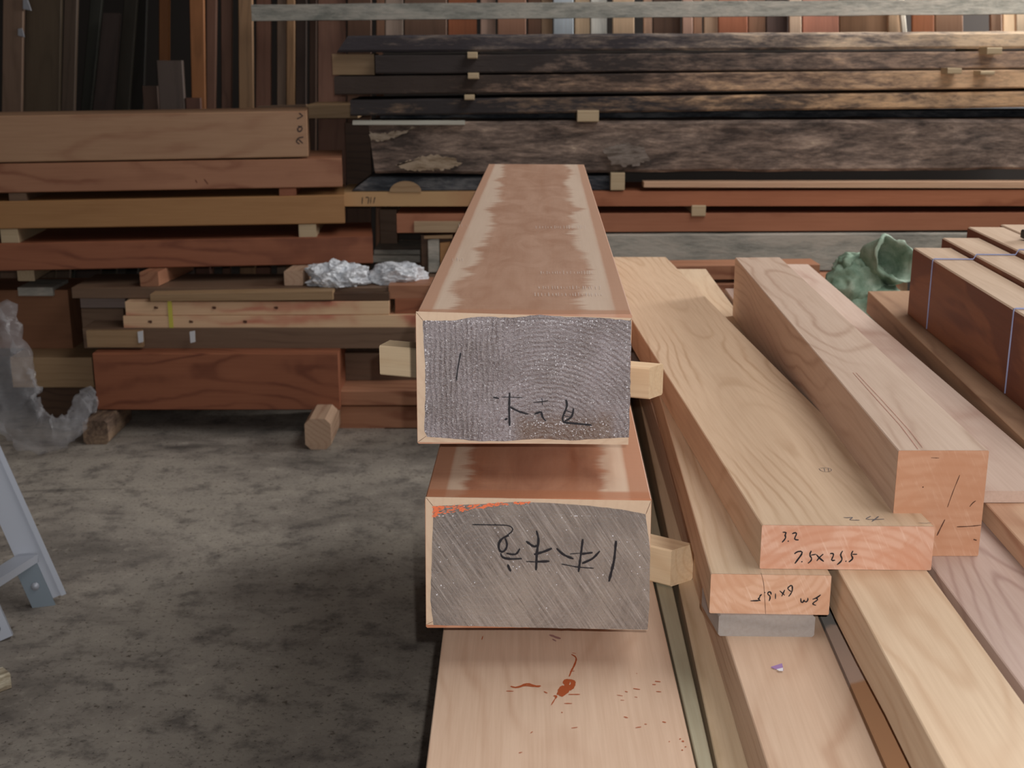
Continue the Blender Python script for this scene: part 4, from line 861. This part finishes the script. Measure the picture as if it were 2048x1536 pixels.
# rails
cross_timber('rail', 502, 2300, 9, -4, 42, 26, 6.30, 6.34, .04, M_GREY, 'long grey weathered rail running across the upright boards at the top', 'rail', jit=.003, seg=24, sub=2)
cross_timber('rail', 612, 715, 210, 209, 237, 236, 6.25, 6.25, .36, M_TAN, 'short pale rail between the peach timber and the slabs', 'rail')
cross_timber('rail', 515, 612, 212, 209, 222, 218, 6.27, 6.25, .03, M_BRN, 'thin dark rail strip above the right end of the peach timber', 'rail')
for x in (-.75, 3.05):
    o = world_box('rail_post', x if x > 0 else -1.42, 6.42, 0, .09, .09, 2.6, M_BRND, seg=2) if x > 0 else None
    if o: tag(o, 'dark post carrying the grey rail out of view', 'post')
# small white tags on the far left boards
for (x0, y0, x1, y1, lab) in ((46, 0, 62, 21, 'small white plastic scrap at the top left between two boards'), (36, 58, 48, 74, 'smaller white scrap below the first one at the left')):
    a = [aty(x0, y0, 6.51), aty(x0+8, y0-2, 6.51), aty(x1, y1, 6.51), aty(x0, y1-3, 6.51)]
    o = link('plastic_scrap', a+[p+Vector((0, .01, 0)) for p in a], [(0, 1, 2, 3), (7, 6, 5, 4), (0, 1, 5, 4), (1, 2, 6, 5), (2, 3, 7, 6), (3, 0, 4, 7)], plain('grey_white_film', (150, 150, 156), .4)); tag(o, lab, 'scrap')

# ------------------------------------------------------------------ crumpled things
def blob(name, cen, rx, ry, rz, m, seed, amp=.35, freq=2.0, sub=5, flat=True):
    bm = bmesh.new(); bmesh.ops.create_icosphere(bm, subdivisions=sub, radius=1)
    for v in bm.verts:
        p = v.co.copy(); n = 0
        for k, a in ((freq, 1), (freq*2.1, .5), (freq*4.3, .28)):
            q = noise.noise(Vector((p.x*k+seed, p.y*k, p.z*k))); n += a*(1-2*abs(q))
        v.co = p*(1+amp*(n-.9))
        v.co.x *= rx; v.co.y *= ry; v.co.z *= rz
        if flat: v.co.z = max(v.co.z, -rz*.45)
    me = bpy.data.meshes.new(name); bm.to_mesh(me); bm.free(); me.materials.append(m)
    o = bpy.data.objects.new(name, me); COL.objects.link(o); o.matrix_world = Matrix.Translation(cen); return o
t = NT('thin_white_plastic'); bn = t.noise(t.obj(), 26, 4, .6, 1.5); t.bump(bn, .8, .012); M_BAG = t.out(t.ramp(bn, [(.3, S((196, 200, 206))), (.6, S((232, 234, 238)))]), .25, .6)
zt_ = H-1.0
pb = atz(672, 574, 1.0)
o = blob('plastic_bag', (pb.x, pb.y+.07, zt_+.028), .125, .09, .068, M_BAG, 3.1, .40, 1.5); tag(o, 'crumpled white plastic bag on the brown board, left of the other one', 'plastic bag', 'crumpled plastic bags')
pb = atz(792, 571, 1.0)
o = blob('plastic_bag', (pb.x, pb.y+.08, zt_+.026), .115, .08, .060, M_BAG, 8.4, .30, 1.2); tag(o, 'rounder crumpled white plastic bag next to the massive beam', 'plastic bag', 'crumpled plastic bags')

# translucent plastic sheet at the left edge
t = NT('clear_film'); t.b.inputs['Alpha'].default_value = .17; nn = t.noise(t.obj(), 22, 4, .7); t.bump(nn, .6, .01); M_FILM = t.out(S((206, 204, 208)), .22, .6)
path = [(-60, 640, 4.95, .16), (-25, 700, 4.93, .15), (10, 770, 4.90, .13), (35, 822, 4.86, .12), (72, 862, 4.80, .09), (112, 868, 4.78, .065), (142, 852, 4.80, .05), (160, 826, 4.83, .04), (168, 800, 4.85, .035), (176, 788, 4.86, .03), (184, 806, 4.85, .025), (187, 826, 4.84, .012)]
secs = []; 
P3 = [aty(a, b, c_) for a, b, c_, d_ in path]; dense = []
for i in range(len(P3)-1):
    for j in range(7): dense.append((P3[i].lerp(P3[i+1], j/7), path[i][3]*(1-j/7)+path[i+1][3]*j/7))
dense.append((P3[-1], path[-1][3]))
for i, (p, r_) in enumerate(dense):
    d = (dense[min(i+1, len(dense)-1)][0]-dense[max(i-1, 0)][0]).normalized(); a = d.cross(Vector((0, 1, 0))).normalized(); b = Vector((0, 1, 0)); ring = []
    for k in range(28):
        th = 2*math.pi*k/28; n_ = noise.noise(Vector((math.cos(th)*2.2, i*.28, math.sin(th)*2.2)))*.5 + noise.noise(Vector((math.cos(th)*5, i*.6, math.sin(th)*5)))*.35
        q_ = p + (a*math.cos(th) + b*math.sin(th)*.4)*r_*(1+n_*.75); q_.z = max(q_.z, .004); ring.append(q_)
    secs.append(ring)
vs, fs = section_loft(secs); o = link('plastic_sheet', vs, fs, M_FILM, smooth=True)
tag(o, 'crumpled clear plastic sheet hanging to the floor at the left edge', 'plastic sheet')

# green sack: slumped body and an open rolled mouth
t = NT('green_cloth'); ob = t.obj(); n_ = t.noise(ob, 9, 5, .65, .4); t.bump(t.noise(ob, 40, 4, .7), .4, .006)
M_GRN = t.out(t.ramp(n_, [(.32, S((92, 116, 96))), (.5, S((132, 152, 132))), (.68, S((172, 184, 166)))]), .7, .25)
gs = empty('green_sack', aty(1720, 640, 4.35)); tag(gs, 'slumped green cloth sack with an open rolled mouth, behind the right pile', 'sack')
c_ = aty(1716, 592, 4.4); o = blob('body', c_, .125, .12, .115, M_GRN, 5.5, .20, 1.4, flat=False); childify(o, gs)
for p_ in o.data.polygons: p_.use_smooth = True
c_ = aty(1716, 545, 4.45); o = blob('fold', c_, .085, .1, .07, M_GRN, 2.2, .22, 1.6, flat=False); childify(o, gs)
for p_ in o.data.polygons: p_.use_smooth = True
o = blob('lower_body', aty(1748, 650, 4.35), .16, .16, .14, M_GRN, 7.7, .2, 1.4, flat=False); childify(o, gs)
for p_ in o.data.polygons: p_.use_smooth = True
mc = aty(1786, 520, 4.32); ax = Vector((.25, -1, .35)).normalized(); ua = ax.cross(Vector((0, 0, 1))).normalized(); ub = ua.cross(ax).normalized()
secs = []; prof = [(-.16, .05), (-.10, .075), (-.04, .078), (.0, .078), (.014, .083), (.016, .074), (.004, .066), (-.03, .058), (-.08, .05), (-.12, .02)]
vs, fs = [], []; nk = 36
for i, (h_, r_) in enumerate(prof):
    for k in range(nk):
        th = 2*math.pi*k/nk; w1 = 1+.16*math.sin(2*th+.6)+.10*noise.noise(Vector((math.cos(th)*2.5, math.sin(th)*2.5, i*.5)))*2
        vs.append(mc + ax*(h_+.012*math.sin(3*th)) + (ua*math.cos(th)*.85 + ub*math.sin(th)*1.12)*r_*w1)
for i in range(len(prof)-1):
    for k in range(nk): fs.append((i*nk+k, i*nk+(k+1) % nk, (i+1)*nk+(k+1) % nk, (i+1)*nk+k))
fs.append(tuple((len(prof)-1)*nk+k for k in range(nk)))
o = link('mouth', vs, fs, M_GRN, smooth=True); childify(o, gs)
# what it lies on
o = world_box('bearer', 1.38, 4.5, 0, .5, .35, aty(1748, 650, 4.35).z-.155, M_BRND); tag(o, 'hidden block beneath the green sack', 'bearer')

# ------------------------------------------------------------------ aluminium stepladder at the left edge
lad = empty('stepladder', atz(60, 1230, 1.6)); tag(lad, 'aluminium stepladder at the left edge, only its feet in view', 'ladder')
def channel(name, foot, upv, width, face, m, parent, L=1.3, th=.003, fl=.022):
    """C-channel rail: foot = centre of the foot, upv = direction, face = outward normal of its web"""
    u = upv.normalized(); n = (face - u*face.dot(u)).normalized(); s = u.cross(n).normalized(); w2 = width/2
    prof = [(-w2, 0), (w2, 0), (w2, -fl), (w2-th*1.6, -fl), (w2-th*1.6, -th), (-w2+th*1.6, -th), (-w2+th*1.6, -fl), (-w2, -fl)]
    secs = [[foot + u*h_ + s*a_ + n*b_ for a_, b_ in prof] for h_ in (0, L*.5, L)]
    vs, fs = section_loft(secs); MI = parent.matrix_world.inverted()
    return link(name, [MI @ v for v in vs], fs, m, parent), u, n, s
fA = atz(98, 1200, 1.585); up = Vector((-.36, .12, .93)).normalized()
ra, u_, n_, s_ = channel('rail', fA, up, .075, Vector((.35, -1, .1)), ALU, lad)
fB = atz(18, 1284, 1.6)
rb, *_ = channel('rail', fB+Vector((-.02, 0, .005)), up, .062, Vector((.35, -1, .1)), ALU, lad)
# flange strip on the outer edge of the first rail, its foot plate and bolt
a = fA + u_*-.02; w2 = .0375; sg = 1 if s_.x > 0 else -1
def quadbox(name, pts, nrm, th, m, parent):
    pts = [Vector(p) for p in pts]; MI = parent.matrix_world.inverted(); vs = [MI @ (p+nrm*th) for p in pts]+[MI @ p for p in pts]
    return link(name, vs, [(0, 1, 2, 3), (7, 6, 5, 4), (0, 1, 5, 4), (1, 2, 6, 5), (2, 3, 7, 6), (3, 0, 4, 7)], m, parent)
e = s_*sg
quadbox('edge_flange', [fA+e*w2+u_*-.002, fA+e*(w2+.014)+u_*-.002, fA+e*(w2+.014)+u_*1.29, fA+e*w2+u_*1.29], n_, .012, ALU, lad)
fp = quadbox('foot_plate', [fA-e*.05-u_*.02, fA+e*.012-u_*.02, fA+e*.012+u_*.12, fA-e*.05+u_*.12], n_, .006, ALU2, lad); fp['label'] = 'dull grey foot plate'
pc = fA - e*.018 + u_*.055 + n_*.006
tube('bolt', [pc, pc+n_*.008], .012, ALU, lad, 10)
pc = fB + Vector((-.02, 0, .005)) + u_*.035; tube('bolt', [pc, pc+n_*.004], .011, ALU2, lad, 12)
# rungs join both rails and run on
for h_ in (.14, .44, .74):
    A_ = fA + u_*h_ ; B_ = fB + Vector((-.02, 0, 0)) + u_*(h_+.02); ext_ = B_ + (B_-A_)*.0
    d_ = (ext_-A_).normalized(); wv_ = d_.cross(Vector((0, 0, 1))).normalized(); hv = Vector((0, 0, .012)); wv_ = wv_*.028
    vs = [A_-wv_-hv, A_+wv_-hv, A_+wv_+hv, A_-wv_+hv, ext_-wv_-hv, ext_+wv_-hv, ext_+wv_+hv, ext_-wv_+hv]; MI = lad.matrix_world.inverted()
    link('rung', [MI @ v for v in vs], [(0, 1, 2, 3), (7, 6, 5, 4), (0, 1, 5, 4), (1, 2, 6, 5), (2, 3, 7, 6), (3, 0, 4, 7)], ALU, lad)
# the other pair of rails beyond the frame
topA = fA + u_*1.3; topB = fB + Vector((-.02, 0, .005)) + u_*1.3
for tp in (topA, topB):
    ft = Vector((tp.x-.55, tp.y, 0)); channel('rear_rail', ft, tp-ft, .05, Vector((.35, -1, .1)), ALU, lad, L=(tp-ft).length)
quadbox('top_cap', [topA+Vector((.06, .05, 0)), topB+Vector((.06, -.05, 0)), topB+Vector((-.1, -.05, 0)), topA+Vector((-.1, .05, 0))], Vector((0, 0, 1)), .02, ALU, lad)

# weathered offcut on the floor at the bottom left
a, b = atz(-60, 1408, 1.6), atz(24, 1378, 1.6); d = (b-a).normalized(); n = Vector((-d.y, d.x, 0))*.05; u = Vector((0, 0, .045))
o = timber8('offcut', [a+n, a, a+u, a+n+u, b+n, b, b+u, b+n+u], rough_wood('rough_offcut_wood', (120, 104, 86), (178, 164, 140), (214, 204, 182), .46, sc=2), ch=.004, seg=6, jit=.004, sub=2)
tag(o, 'rough weathered wooden offcut at the bottom left corner of the picture', 'offcut')
